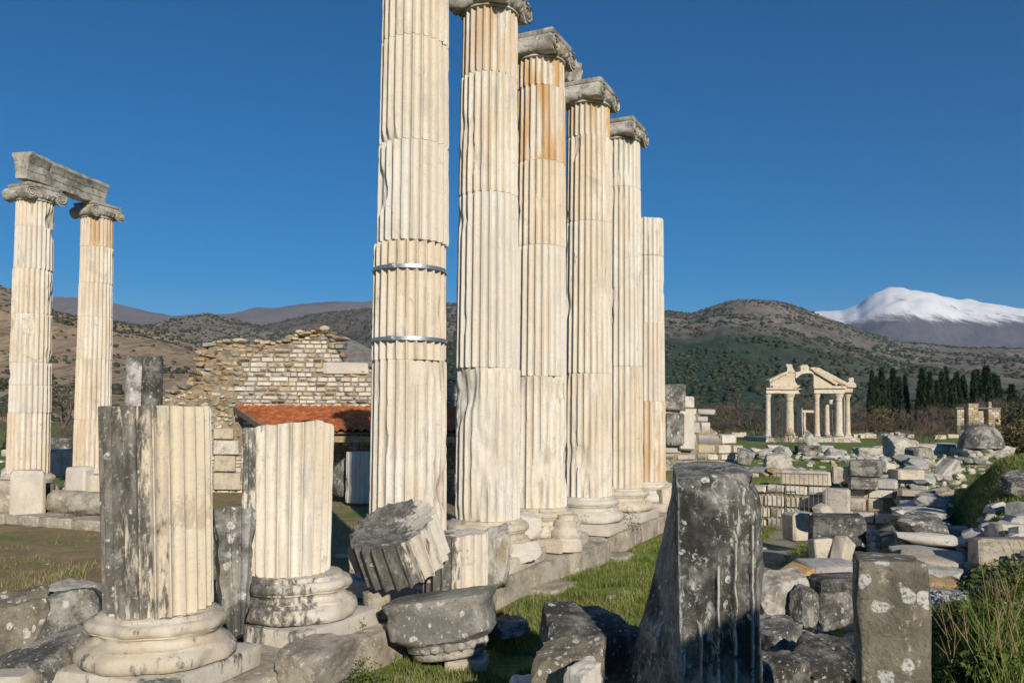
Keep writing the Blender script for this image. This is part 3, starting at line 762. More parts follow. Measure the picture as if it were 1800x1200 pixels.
def leaning_fragment():
    """A split sliver of fluted shaft leaning between the two broken columns."""
    vs, fs = [], []; nu, nv = 33, 24
    A = [P(377, 893, 8.55), P(452, 896, 8.75), P(432, 1112, 8.25), P(398, 1128, 8.1)]
    nrm = (A[1] - A[0]).cross(A[3] - A[0]).normalized()
    if nrm.y > 0: nrm = -nrm
    for side in (0, 1):
        for j in range(nv + 1):
            v = j / nv
            for i in range(nu + 1):
                u = i / nu
                p = (A[0].lerp(A[1], u)).lerp(A[3].lerp(A[2], u), v)
                t = (u * 3.6) % 1 - .5
                bul = .10 * (1 - (2 * u - 1) ** 2)
                fl = .030 * math.sqrt(max(0, 1 - (t / .4) ** 2)) if abs(t) < .4 else 0
                nzv = .012 * mn.noise(p * 7) + .02 * mn.noise(p * 2.5)
                e = .05 * mn.noise((v * 6, 3, 0)) * (1 if u > .5 else -1) * abs(2 * u - 1) ** 6
                q = p + nrm * ((bul - fl + nzv) if side == 0 else (-.20 + nzv)) + (A[1] - A[0]).normalized() * e
                if j == 0: q.z += .03 * mn.noise((u * 5, 7, 0))
                vs.append(q)
    m = (nu + 1) * (nv + 1)
    for j in range(nv):
        for i in range(nu):
            a = j*(nu+1)+i; f = (a, a+1, a+nu+2, a+nu+1); fs.append(f[::-1]); fs.append(tuple(m + k for k in f))
    for i in range(nu):
        fs.append((i, i+1, m+i+1, m+i)); a = nv*(nu+1)+i; fs.append((a, a+1, m+a+1, m+a)[::-1])
    for j in range(nv):
        a = j*(nu+1); fs.append((a, a+nu+1, m+a+nu+1, m+a)[::-1]); a += nu; fs.append((a, a+nu+1, m+a+nu+1, m+a))
    c = A[3].copy(); me = mesh('shaft_sliver', [v - c for v in vs], fs, True, 40)
    bm = bmesh.new(); bm.from_mesh(me); bmesh.ops.recalc_face_normals(bm, faces=bm.faces); bm.to_mesh(me); bm.free()
    o = link('shaft_sliver', me, GREY, None, c); tag(o, 'dark split sliver of fluted shaft leaning between two broken columns', 'fragment')
leaning_fragment()
def fallen_capital():
    """An Ionic capital lying upside down: smooth bolster side, egg-and-dart ring below."""
    root = empty('fallen_capital', P(787, 1148, 9.35), 'upside-down Ionic capital spotted with lichen lying in the grass', 'capital')
    vs, fs = [], []; n = 56
    lev = [(0.06, .38, .30), (.07, .42, .33), (.14, .43, .35), (.155, .45, .38), (.18, .50, .43), (.24, .535, .46), (.40, .54, .465), (.46, .52, .45), (.50, .525, .455), (.55, .56, .48), (.60, .565, .485), (.61, .54, .46)]
    for z, a_, b_ in lev:
        for j in range(n):
            t = 2 * math.pi * j / n; c, s = math.cos(t), math.sin(t)
            e = .42 if z > .2 else .85                      # boxier at the bolsters, round at the ring
            x = a_ * abs(c) ** e * (1 if c > 0 else -1); y = b_ * abs(s) ** e * (1 if s > 0 else -1)
            q = Vector((x * 4, y * 4, z * 4)); k = 1 + .03 * mn.noise(q) + .018 * mn.noise(q * 3)
            if z > .2: x *= 1 - .13 * (1 - abs(x / a_)) * 0; y *= 1 - .10 * (1 - (x / a_) ** 2)
            if x < -.3 and z < .42: k *= 1 - .10 * (.42 - z)
            vs.append((x * k, y * k, z + .01 * mn.noise(q * 2)))
    m = len(lev)
    for i in range(m - 1):
        for j in range(n): fs.append((i*n+j, i*n+(j+1) % n, (i+1)*n+(j+1) % n, (i+1)*n+j))
    fs.append(tuple(range(n))[::-1]); fs.append(tuple((m-1)*n+j for j in range(n)))
    link('capital_block', mesh('capital_block', vs, fs, True, 50), LICHB2, root)
    link('necking_ring', lathe('necking_ring', [(.36, 0), (.39, .02), (.40, .06), (.37, .085)], 48, .006, 3), GREYCAP, root, (0.02, 0, -.02), None, (1, .86, 1))
    egg = EGG['m']
    for j in range(18):
        a = 2 * math.pi * j / 18
        link('egg', egg, None, root, (.02 + math.cos(a) * .388, math.sin(a) * .328, .105), (0, rad(-14), a), (1.3, 1.65, .9))
    root.rotation_euler = (rad(-4), rad(-9), rad(-8)); root.scale = (1.06, 1.0, 1.06)
LICHB2 = make_grey('capital_lichen_stone', dark=(.17, .16, .14), light=(.37, .355, .32), thr=(.36, .62), lich=.7, lscale=9, lthr=.12, warm=(.28, .24, .17))
fallen_capital()
stone('broken_block', 'pale slab bedded under the upside-down capital', 'block', 822, 1160, 9.3, 66, 8, MARBLE_BASE, .9, seed=1, rz=-.1, block=True, sink=.15)
stone('broken_block', 'small squared stone lying under the toppled drum', 'block', 662, 1082, 9.8, 42, 44, STYLO, 1.1, seed=3, rz=.3, block=True)
stone('broken_block', 'flat ochre slab wedged beneath the toppled drum', 'block', 692, 1075, 10.0, 62, 22, STYLO, .8, seed=4, rz=-.2, block=True)
stone('broken_block', 'pointed pale splinter beside the toppled drum rim', 'block', 628, 1000, 9.9, 36, 42, MARBLE_BASE, .7, seed=5, rz=.5)
stone('broken_block', 'rough rounded block behind the fluted stub', 'block', 872, 1036, 11.0, 44, 104, GREYCAP, 1.2, seed=2, rz=.2, fine=True)
stone('broken_block', 'sloping broken footing stone in front of the slanting stump', 'block', 560, 1195, 8.0, 200, 62, STYLO, .45, seed=1, rz=ROWA + 1.57 + .25, fine=True, block=False, sink=.1)
stone('broken_block', 'smooth rolled piece of base moulding lying on the step', 'block', 925, 985, 13.0, 58, 32, MARBLE_BASE, .5, seed=6, rz=.5, fine=True)
stone('broken_block', 'broken grey base quarter beside the orange-streaked column', 'block', 925, 945, 14.6, 48, 42, MARBLE_BASE, .9, seed=5, rz=.2, fine=True)
o = link('base_fragment', lathe('base_fragment', [(.27, 0), (.30, .02), (.30, .19), (.27, .21), (.265, .235), (.29, .27), (.285, .36), (.25, .39), (.235, .42), (.245, .45), (.24, .53), (.20, .55), (.20, .64)], 56, .022, 5), MARBLE_BASE, None, (P(994, 930, 14.75).x, 14.75, .40), (0, rad(2), .4)); o['patina'] = (0, .002, -.2); tag(o, 'pale broken piece of moulded base standing in front of the row', 'base fragment')
stone('broken_block', 'weathered dark lump lying at the far end of the step', 'block', 1105, 935, 19.0, 42, 40, GREY, .8, seed=3, rz=.3, fine=True)
stone('broken_block', 'white upright fragment near the shortest column base', 'block', 1170, 900, 21.0, 32, 46, MARBLE_BASE, .7, seed=4, rz=.3, fine=True)

# ------------------------------------------------------------------ the dark fluted pillar and lichen block in the foreground
def dark_pillar():
    d0, d1 = 5.6, 6.25; rows = 64; nf_ = 66
    zt = P(1260, 842, d0).z; vs, fs, wear = [], [], []
    def yrow(z, d): return 733 + (2.75 - z) * F / d
    ring = None
    for r in range(rows + 1):
        t = r / rows; z = zt * (1 - t) ** 1.0 - .05 * t
        y = yrow(z, d0)
        FL = float(np.interp(y, [830, 1000, 1130, 1460], [1191, 1193, 1196, 1205]))
        FR = float(np.interp(y, [840, 870, 930, 1200, 1460], [1326, 1336, 1342, 1341, 1341]))
        yl = yrow(z, d1)
        LB = float(np.interp(yl, [800, 885, 1000, 1100, 1180, 1330], [1186, 1176, 1152, 1122, 1106, 1090]))
        row = []
        for i in range(nf_ + 1):
            u = i / nf_; px = FL + (FR - FL) * u
            d = d0 - .05 * (1 - (2 * u - 1) ** 2) + .0
            ph = (px - 1203) / 30.0; tt = ph % 1 - .5
            ytop = float(np.interp(px, [1203, 1233, 1263, 1293, 1323, 1345], [1095, 1080, 972, 930, 900, 890]))
            k = sst(ytop - 8, ytop + 40 - 60 * abs(tt) ** 2, y)
            fl = .052 * math.sqrt(max(0, 1 - (tt / .42) ** 2)) if abs(tt) < .42 and px > 1203 else 0
            p = P(px, 700, d); p.z = z
            q = Vector(p) * 3
            rough = (.030 * mn.noise(q) + .020 * mn.noise(q * 3.3) + .010 * mn.noise(q * 8)) * (1 - .75 * k)
            wob = .014 * mn.noise((z * 7, round(ph) * 5.0, 3))
            p.x += wob * k
            p.y += fl * k + rough + (.10 * sst(.92, 1, u) if u > .92 else 0)
            if r < 3: p.y += .04 * (3 - r) / 3; 
            if r == 0: p.z += .03 * mn.noise((u * 4, 5, 1)) - .06 * sst(.8, 1, u)
            row.append(p); wear.append(k * max(0, 1 - (.5 - abs(tt)) / .11) if px > 1203 else .25 * (1 if u < .03 else 0))
        for bx in [(FR - 4, d0 + .25), (FR - 14, d1 - .1), (LB + (FR - LB) * .66, d1 + .12), (LB + (FR - LB) * .33, d1 + .14), (LB + 8, d1 + .05), (LB, d1 - .05), (LB + (FL - LB) * .25, d1 - .22), (LB + (FL - LB) * .5, d1 - .36), (LB + (FL - LB) * .75, d1 - .5)]:
            p = P(bx[0], 700, bx[1]); p.z = z
            if r == 0: p.z += .10 * (bx[1] - d0)
            q = Vector(p) * 3; p.x += .022 * mn.noise(q) + .012 * mn.noise(q * 3); p.y += .02 * mn.noise(q + Vector((4, 4, 4)))
            row.append(p); wear.append(0)
        n = len(row); vs += row
        if r:
            for j in range(n): fs.append(((r-1)*n+j, (r-1)*n+(j+1) % n, r*n+(j+1) % n, r*n+j))
    # the top: rings pulled in to a ridge
    prev = list(range(n)); c0 = sum(vs[:n], Vector()) / n
    for k in (.8, .55, .3):
        rg = []
        for j in range(n):
            p = c0.lerp(vs[j], k); p.z = vs[j].z * k + (c0.z + .03) * (1 - k) + .02 * mn.noise(p * 9); rg.append(len(vs)); vs.append(p); wear.append(.12)
        for j in range(n): fs.append((prev[j], rg[j], rg[(j+1) % n], prev[(j+1) % n]))
        prev = rg
    vs.append(c0 + Vector((0, 0, .03))); wear.append(.1)
    for j in range(n): fs.append((prev[j], len(vs) - 1, prev[(j+1) % n]))
    base = Vector((1.35, 5.9, 0))
    me = mesh('fluted_pillar', [v - base for v in vs], fs, True, 38)
    bm = bmesh.new(); bm.from_mesh(me); bmesh.ops.recalc_face_normals(bm, faces=bm.faces); bm.to_mesh(me); bm.free()
    at = me.attributes.new('wear', 'FLOAT', 'POINT'); at.data.foreach_set('value', wear)
    o = link('fluted_pillar', me, PILLAR, None, base); tag(o, 'dark broken half-fluted pillar standing upright, lichen-flecked with white worn ridges', 'pillar')
dark_pillar()
def lichen_block():
    A = P(1520, 1000, 5.0); me = box_mesh('stone_post', .375, .42, 1.98, .03, 2, .03, 77, 7)
    bm = bmesh.new(); bm.from_mesh(me)
    for v in bm.verts:
        v.co.x *= 1 + .25 * (1 - v.co.z / 1.9) * .6
        if v.co.x > .12: v.co.z -= .18 * (v.co.x - .12)
    bm.to_mesh(me); bm.free()
    o = link('stone_post', me, LICHB, None, (P(1578, 990, 5.05).x, 5.05, -.06), (rad(-1), rad(-1.5), rad(-20)))
    tag(o, 'upright brown stone post covered in round white lichen beside the thorny bush', 'post')
lichen_block()
NEARG = 'boulders lying at the foot of the pillar'
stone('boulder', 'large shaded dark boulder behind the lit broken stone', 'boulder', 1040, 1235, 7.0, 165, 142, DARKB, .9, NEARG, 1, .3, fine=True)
stone('boulder', 'angular brown-grey broken stone with sunlit flat top', 'boulder', 1012, 1262, 6.1, 104, 130, LICHB, .9, NEARG, 2, -.2, fine=True)
stone('boulder', 'small pale pointed splinter in front of the angular stone', 'boulder', 1030, 1250, 5.6, 62, 80, MARBLE_BASE, .7, NEARG, 4, .6, fine=True)
stone('boulder', 'rounded pale stone half buried in the path', 'boulder', 922, 1215, 7.6, 50, 26, LOOSE, .9, NEARG, 3, .2, fine=True)
stone('boulder', 'low flat stone in the shade beside the fallen capital', 'boulder', 895, 1112, 9.8, 60, 26, GREY, .8, NEARG, 5, .4, fine=True)
LEFTG = 'rough boulders left of the blackened stump'
stone('boulder', 'dark brown block with one face in shadow at the field edge', 'boulder', 28, 1165, 7.7, 100, 118, LICHB, .8, LEFTG, 2, .5, fine=True, block=False)
stone('boulder', 'long lichen-crusted ridge of rock beside the round base', 'boulder', 120, 1160, 8.0, 120, 120, GREY, 1.0, LEFTG, 6, .6, fine=True, sink=.15)
stone('boulder', 'flat grey rock at the edge of the trodden field', 'boulder', 118, 1085, 9.0, 130, 55, GREYCAP, .7, LEFTG, 0, .1, fine=True, sink=.12)
stone('boulder', 'rubbly low rock between the ridge and the plinth', 'boulder', 90, 1205, 7.5, 160, 78, GREY, .8, LEFTG, 7, -.3, fine=True, sink=.15)
stone('boulder', 'pale flat slab lying in front of the brown block', 'boulder', 18, 1225, 7.0, 70, 42, MARBLE_BASE, .9, LEFTG, 3, .1, block=True)

# ------------------------------------------------------------------ masonry walls
def stone_wall(name, label, a, b, zb, hs, thick, mat, ch=(.16, .24), ln=(.3, .6), seed=0, rough=None, maxparts=300, visible=None, extra=None, core=MORTAR, cat='wall'):
    """A ruined wall from a to b: courses of single stones bedded round a mortar core; hs(s) is the height at s metres along it."""
    r = random.Random(seed); L = (b - a).length; ang = math.atan2((b - a).y, (b - a).x)
    root = empty(name, (a.x, a.y, zb), label, cat, None, ang)
    n = max(8, int(L / .25)); vs, fs = [], []
    for i in range(n + 1):
        s = L * i / n; h = max(.03, min(hs(s), hs(max(0, s - .3)), hs(min(L, s + .3))) - .22); y0 = thick / 2 - .045
        vs += [(s, -y0, -.1), (s, y0, -.1), (s, y0, h), (s, -y0, h)]
    for i in range(n):
        for j in range(4): fs.append((i*4+j, (i+1)*4+j, (i+1)*4+(j+1) % 4, i*4+(j+1) % 4))
    fs.append((0, 1, 2, 3)); fs.append((n*4+3, n*4+2, n*4+1, n*4))
    link('core', mesh('core', vs, fs, False), core, root)
    stones = []; z = 0
    while z < max(hs(L * i / 60) for i in range(61)):
        c = r.uniform(*ch); s = r.uniform(-.2, .0)
        while s < L:
            l = r.uniform(*ln) * (1.5 if r.random() < .1 else 1)
            mid = s + l / 2; rg = rough(mid, z) if rough else 0
            if rg == 1: l *= r.uniform(.6, 1.0)
            elif rg: l *= r.uniform(.5, .95)
            cc = c * (r.uniform(.75, 1.12) if rg else r.uniform(.84, 1.02))
            if 0 <= mid <= L and z + c * (1.0 if rg == 1 else .75) < hs(mid) + r.uniform(-.06, .08) and r.random() > (.0 if rg else .012):
                stones.append((s, z + (r.uniform(-.04, .04) if rg else 0), l, cc, rg, r.uniform(-.03, .03) + (r.uniform(-.08, .05) if rg else 0),
                               (r.uniform(-.10, .10), r.uniform(-.16, .16)) if rg else (r.uniform(-.04, .04), r.uniform(-.03, .03)), r.randrange(1000)))
            s += l
        z += c
    key = visible or (lambda st: st[2] * st[3])
    stones.sort(key=lambda st: -key(st))
    rest = []
    for k, (s, z, l, c, rg, pr, (rx, ry), v) in enumerate(stones):
        pool = ROCKS if rg and v % 3 else BLOCKS
        me = with_mat(pool[v % len(pool)], (TANRUB if rg == 1 else mat))
        g = .95 if pool is BLOCKS else 1.3
        loc = Vector((s + l / 2, -pr, z)); sca = Vector((l * g - .012, (thick + .02) * (.55 + (v % 37) / 60 if rg == 2 else 1), c * g - .008)); loc.y += ((v % 11) / 11 - .5) * .35 if rg == 2 else 0; rot = (rx * .3, ry, 0)
        if k < maxparts: link('stone', me, None, root, loc, rot, sca)
        else: rest.append((me, Matrix.LocRotScale(loc, Matrix.Rotation(ry, 3, 'Y').to_quaternion(), sca)))
    if rest:
        vs, fs = [], []
        for me, mt in rest:
            b_ = len(vs); vs += [mt @ v.co for v in me.vertices]; fs += [tuple(b_ + i for i in p.vertices) for p in me.polygons]
        o = link('stones', mesh('stones', vs, fs, True, 35), mat2(mat), root); o['kind'] = 'stuff'
    for (s, z, l, c, m_, pr) in (extra or []):
        link('block', with_mat(BLOCKS[int(s * 7) % len(BLOCKS)], m_), None, root, (s + l / 2, -pr, z), None, (l, thick + .06, c))
    return root
def mat2(mat, cache={}):
    """The same masonry for the joined remainder, its tone varied from stone to stone by position instead of by object."""
    if mat.name not in cache:
        m = Mat(mat.name + '_joined', .88); p = m.pos()
        w_ = m.voro(p, 3.2, out='Color'); r = m.sep(w_)[0]
        b = m.ramp(r, [(0, (.60, .53, .40)), (.2, (.40, .38, .34)), (.38, (.52, .43, .29)), (.55, (.64, .58, .47)), (.75, (.42, .34, .22)), (.9, (.34, .33, .30))], 'CONSTANT')
        b = m.mix(m.ma('MULTIPLY', m.ss(m.noise(p, 3, 6, .7), .46, .66), .5), b, (.24, .22, .19))
        b = m.mix(m.ma('MULTIPLY', m.ss(m.noise(p, 24, 4, .7), .57, .72), .8), b, (.07, .065, .055))
        cache[mat.name] = m.out(b, m.noise(p, 9, 7, .7), .7, .025)
    return cache[mat.name]
def prof(pts, d, zb, x0):
    xs = [P(px, 700, d).x - x0 for px, py in pts]; hs = [P(px, py, d).z - zb for px, py in pts]
    return lambda s: float(np.interp(s, xs, hs))
WD = 30.0; wx0 = P(286, 700, WD).x; wx1 = P(812, 700, WD).x
WP = [(286, 692), (300, 684), (328, 672), (345, 662), (349, 622), (356, 602), (380, 596), (440, 602), (470, 598), (500, 594), (518, 587), (535, 580), (560, 573), (578, 575), (590, 584), (604, 592), (607, 640), (650, 640), (680, 648), (740, 652), (812, 662)]
def s_of(px): return P(px, 700, WD).x - wx0
hw = prof(WP, WD, 0, wx0)
stone_wall('ruined_wall', 'high ruined masonry wall of cream and tan stones behind the tiled shelter', Vector((wx0, WD, 0)), Vector((wx1, WD, 0)), 0, hw, .8, MASON, (.10, .21), (.16, .48), 3,
    rough=lambda s, z: 1 if (s < s_of(432) + .5 * mn.noise((z * 1.3, 0, 0)) and z > 1.2) or z > hw(s) - .55 else 0,
    visible=lambda st: (2 if st[1] > 3.0 and st[0] < s_of(640) else (1.2 if st[0] < s_of(420) else 0)) + min(.9, st[2] * st[3]),
    extra=[(s_of(574), P(600, 659, WD).z, 1.55, .43, MARBLE_BASE, .05), (s_of(384), 1.35, .9, .52, MASON, .12), (s_of(386), .75, .75, .58, MASON, .12), (s_of(385), .1, .95, .62, MASON, .12), (s_of(384), 1.9, .7, .4, MASON, .12)])
# the stepped wall end right of the row
RD = 31.0; rx0 = P(1160, 700, RD).x
RP = [(1160, 690), (1200, 692), (1205, 698), (1222, 702), (1226, 710), (1238, 716), (1246, 722), (1250, 735), (1262, 742), (1266, 758), (1280, 764), (1284, 772), (1296, 776), (1299, 800)]
stone_wall('ruined_wall', 'stepped stump of pale masonry beyond the last column of the row', Vector((rx0, RD, 0)), Vector((P(1299, 700, RD).x, RD, 0)), .55, prof(RP, RD, .55, rx0), .9, MASON, (.2, .46), (.35, 1.0), 8,
    extra=[(P(1163, 700, RD).x - rx0, 1.2, .7, 1.2, GREY, .3), (P(1160, 700, RD).x - rx0, 2.5, .82, .95, GREY, .25), (P(1188, 700, RD).x - rx0, 1.0, .55, 1.45, MARBLE_BASE, .2)])
# cross wall and long wall of the excavated chamber
cw0, cw1 = T(12.9, 2.3), T(12.9, 5.9)
stone_wall('retaining_wall', 'low cross wall of squared pale blocks behind the iron grille', cw0, cw1, -.05, lambda s: 1.22 + .14 * mn.noise((s * 1.4, 4, 0)) + (.22 if s > 2.2 else 0), .6, MASON, (.20, .34), (.35, .75), 12)
lw0, lw1 = T(.9, 6.35), T(12.8, 6.35)
stone_wall('retaining_wall', 'long low wall of stacked grey slabs leading back to the cross wall', lw0, lw1, -.05, lambda s: .86 + .02 * s + .16 * mn.noise((s * .9, 9, 0)), .8, LOOSE, (.12, .2), (.3, .7), 14, rough=lambda s, z: 2 if z > .45 or mn.noise((s, z * 3, 0)) > .1 else 0)

WF = 'low footing walls on the grass before the gateway'
for i, (a_, b_, lab, hh) in enumerate([(T(14.2, 6.4), T(33, 6.4), 'low ruined footing line running on from the long slab wall towards the gateway', .42), (T(17.5, -1.5), T(16.5, 6.0), 'low tumbled footing crossing the grass behind the cross wall', .34),
        (T(27, -3), T(25.5, 13), 'long tumbled footing line crossing the grass nearer the gateway', .42)]):
    zb_ = min(gz(a_.x, a_.y), gz(b_.x, b_.y))
    o = stone_wall('wall_footing', lab, a_, b_, zb_ - .1, lambda s, hh=hh, a_=a_, b_=b_, zb_=zb_: max(.12, gz(*(a_.lerp(b_, min(1, s / (b_ - a_).length))).xy) - zb_ + .1 + hh * (.6 + .9 * mn.noise((s * .8, hh * 9, i)))), .7, LOOSE, (.14, .24), (.3, .75), 30 + i, rough=lambda s, z: 2, maxparts=150)
    o['group'] = WF
def rubble_stuff():
    vs, fs = [], []; r = random.Random(21); me_v = [([v.co.copy() for v in m.vertices], [tuple(q.vertices) for q in m.polygons]) for m in ROCKS[:8]]
    def put(x, y, w_, zo=0):
        V_, F_ = me_v[r.randrange(8)]; b_ = len(vs); mt = Matrix.LocRotScale(Vector((x, y, gz(x, y) - .03 + zo)), Matrix.Rotation(r.uniform(0, 6.28), 3, 'Z').to_quaternion(), Vector((w_, w_ * r.uniform(.5, .9), w_ * r.uniform(.35, .7))))
        vs.extend([mt @ v for v in V_]); fs.extend([tuple(b_ + i for i in f) for f in F_])
    for i in range(420):
        p = T(r.uniform(-1, 12.5), 6.8 + abs(r.gauss(0, .75)))
        if math.hypot(p.x - 10.6, p.y - 16.5) < 3.0: continue
        put(p.x, p.y, r.uniform(.07, .22))
    for i in range(260):
        p = T(r.uniform(-4, 12.5), 5.9 - abs(r.gauss(0, .7))); put(p.x, p.y, r.uniform(.06, .2))
    for i in range(420):
        p = T(r.uniform(14, 34), r.gauss(6.4, 1.6) if i % 2 else r.uniform(-3, 12)); put(p.x, p.y, r.uniform(.1, .34))
    o = link('rubble', mesh('rubble', vs, fs, True, 30), mat2(LOOSE)); tag(o, 'small broken stone rubble spread round the trench walls and footings', 'rubble', kind='stuff')
rubble_stuff()

# ------------------------------------------------------------------ tiled shelter in front of the wall
def shelter():
    A = P(416, 717, 29.45); B = P(477, 757, 27.0); e2 = B - A; slope = e2.length; e2n = e2.normalized()
    W = 7.9
    root = empty('tiled_shelter', (A.x, B.y, 0), 'low open shelter with an orange clay tile roof against the ruined wall', 'shelter')
    off = Vector((A.x, B.y, 0))
    nc, nr = 30, 7; pw = W / nc; tl = slope / nr
    def tile(concave):
        vs, fs = [], []; n = 7
        for k in range(2):
            for i in range(n + 1):
                a = math.pi * i / n; r = pw * .56 * (1 if k == 0 else .86)
                y = -k * tl * 1.12
                for th in (0, .02):
                    zz = math.sin(a) * (r - th) * .62
                    vs.append((math.cos(a) * (r - th), y, (-zz + r * .45) if concave else zz))
        m = (n + 1) * 2
        for i in range(n):
            a = i * 2
            fs += [(a, a+2, m+a+2, m+a), (a+1, m+a+1, m+a+3, a+3), (a, a+1, a+3, a+2), (m+a, m+a+2, m+a+3, m+a+1)]
        me = mesh('roof_tile', vs, fs, True, 50); me.materials.append(TILE); return me
    cov, pan = tile(False), tile(True)
    ex = Vector((1, 0, 0)); nrm = ex.cross(-e2n).normalized()
    if nrm.z < 0: nrm = -nrm
    xx = (-e2n).cross(nrm).normalized() * 1
    R3 = Matrix((xx, -e2n, nrm)).transposed().to_euler()
    r = random.Random(9); roof = bpy.data.objects.new('roof', mesh('roof', [A - off - nrm * .05, A - off + ex * W - nrm * .05, B - off + ex * W - nrm * .05, B - off - nrm * .05,
        A - off - nrm * .09, A - off + ex * W - nrm * .09, B - off + ex * W - nrm * .09, B - off - nrm * .09], [(0, 1, 2, 3), (7, 6, 5, 4), (0, 4, 5, 1), (1, 5, 6, 2), (2, 6, 7, 3), (3, 7, 4, 0)], False))
    roof.data.materials.append(WOOD); col.objects.link(roof); roof.parent = root
    for c in range(nc):
        for k in range(nr):
            p = A - off + ex * (pw * (c + .5)) + e2 * (k / nr) + nrm * (.03 + r.uniform(0, .012)) - nrm * .0
            link('roof_tile', cov, None, roof, p, (R3.x + r.uniform(-.02, .02), R3.y + .02, R3.z + r.uniform(-.03, .03)))
    v, f = [], []
    tube = box_mesh('barge_board', .09, slope * 1.03, .24, .01)
    link('barge_board', tube, WOOD, root, A - off + e2 * .5 - nrm * .18 - ex * .06, R3)
    link('eave_beam', box_mesh('eave_beam', W, .14, .2, .01, 1, .004), WOODT, root, B - off + ex * (W / 2) + Vector((0, .12, -.36)))
    link('back_beam', box_mesh('back_beam', W, .12, .16, .01), WOOD, root, A - off + ex * (W / 2) + Vector((0, -.1, -.34)))
    for q in (0.15, 2.7, 5.2, 7.7):
        link('post', box_mesh('post', .13, .13, B.z - .36, .01), WOOD, root, B - off + ex * q + Vector((0, .12, -B.z)))
    return root
WOODT = flat('pale_timber', (.42, .31, .18), .8, .25, scale=5)
shelter()
o = link('column_drum', fluted('column_drum', .42, .40, 1.55, nf=18, depth=.04, seed=61, chip=.6, nz=20), MARBLE, None, (P(632, 800, 25.8).x, 25.8, .1), (0, 0, 0)); tag(o, 'white fluted drum standing in the shade of the tiled shelter', 'column drum')
stone('broken_block', 'grey block leaning in the shade under the tile roof', 'block', 602, 870, 26.5, 40, 60, GREY, .8, seed=2)

# ------------------------------------------------------------------ pieces round the far pair
def twin_pier():
    root = empty('twin_pier', Vector((P(253, 700, 18.5).x, 18.5, 0)), 'dark double half-column pier standing behind the blackened stump', 'pier')
    H = P(253, 626, 18.5).z
    for s, mt in ((-1, 0), (1, 1)):
        me = lathe('half_shaft', [(.24, 0), (.235, H * .55), (.225, H - .05), (.20, H)], 28, .016, 80 + s)
        o = link('half_shaft', me, PIERM if mt == 0 else DARKB, root, (s * .19, -.03 * s, 0))
    link('pier_core', box_mesh('pier_core', .5, .4, H - .03, .02, 1, .01, 4, 3), DARKB, root, (0, .2, 0))
PIERM = make_grey('two_tone_stone', dark=(.10, .10, .095), light=(.50, .48, .45), thr=(.40, .60), lich=.2)
twin_pier()
kerb0, kerb1 = P(-60, 905, 21.6), P(200, 917, 19.6)
kr = empty('kerb', (kerb0.x, kerb0.y, 0), 'pale low kerb of long slabs along the trodden field', 'kerb', None, math.atan2(kerb1.y - kerb0.y, kerb1.x - kerb0.x))
kl = (kerb1 - kerb0).length; s = -4.0
while s < kl + .6:
    l = rng.uniform(1.0, 1.7)
    link('kerb_slab', box_mesh('kerb_slab', l - .015, 2.6, .26, .03, 1, .015, int(s * 10) + 40, 2), STYLO, kr, (s + l / 2, 1.25, -.03)); s += l
PG = 'blocks set round the feet of the far pair'
def block(label, px, pyb, d, w_, h_, mat, dep=.9, seed=0, rz=0, tilt=(0, 0), name='marble_block', cat='block', grp=PG):
    return stone(name, label, cat, px, pyb, d, w_, h_, mat, dep, grp, seed, rz, tilt, block=True)
block('upright white marble pedestal in front of the unfluted column', 48, 903, 21.3, 50, 76, MARBLE_BASE, 1.0, 1, .55)
block('pale upright slab leaning before the fluted column base', 138, 878, 23.8, 44, 58, MARBLE_BASE, .5, 2, -.3)
block('blue-grey block standing between the far pair', 108, 835, 27.5, 46, 45, GREYCAP, .8, 3, .2)
block('rough tan boulder slab left of the marble pedestal', 5, 905, 21.8, 52, 62, STYLO, .8, 4, .2)
block('shaded block set far behind the pair', 108, 800, 33, 40, 30, GREY, .8, 5, .1)
stone('marble_block', 'small broken block with mouldings under the fluted column', 'block', 178, 880, 23.9, 34, 46, MARBLE_BASE, .8, PG, 6, .2, block=True)
stone('marble_block', 'dark chipped block beside the marble pedestal', 'block', 82, 897, 21.9, 22, 48, DARKB, .9, PG, 7, .4, block=True)
def rope_shaft():
    p = P(98, 893, 21.6); q = P(196, 893, 20.8); L = (q - p).length; vs, fs = [], []; n = 40; K = 30
    for i in range(K + 1):
        for j in range(n):
            a = 2 * math.pi * j / n; r = .30 + .012 * math.cos(10 * a + i * .45) + .01 * mn.noise((i * .4, math.cos(a) * 2, math.sin(a) * 2))
            vs.append((L * i / K, r * math.cos(a), r * math.sin(a)))
    for i in range(K):
        for j in range(n): fs.append((i*n+j, i*n+(j+1) % n, (i+1)*n+(j+1) % n, (i+1)*n+j))
    fs.append(tuple(range(n))); fs.append(tuple(K*n+j for j in range(n)))
    o = link('fallen_shaft', mesh('fallen_shaft', vs, fs, True, 45), STYLO, None, Vector((p.x, p.y, .50)), (0, 0, math.atan2(q.y - p.y, q.x - p.x)))
    tag(o, 'spiral-fluted shaft lying on the kerb below the far pair', 'fallen shaft')
rope_shaft()

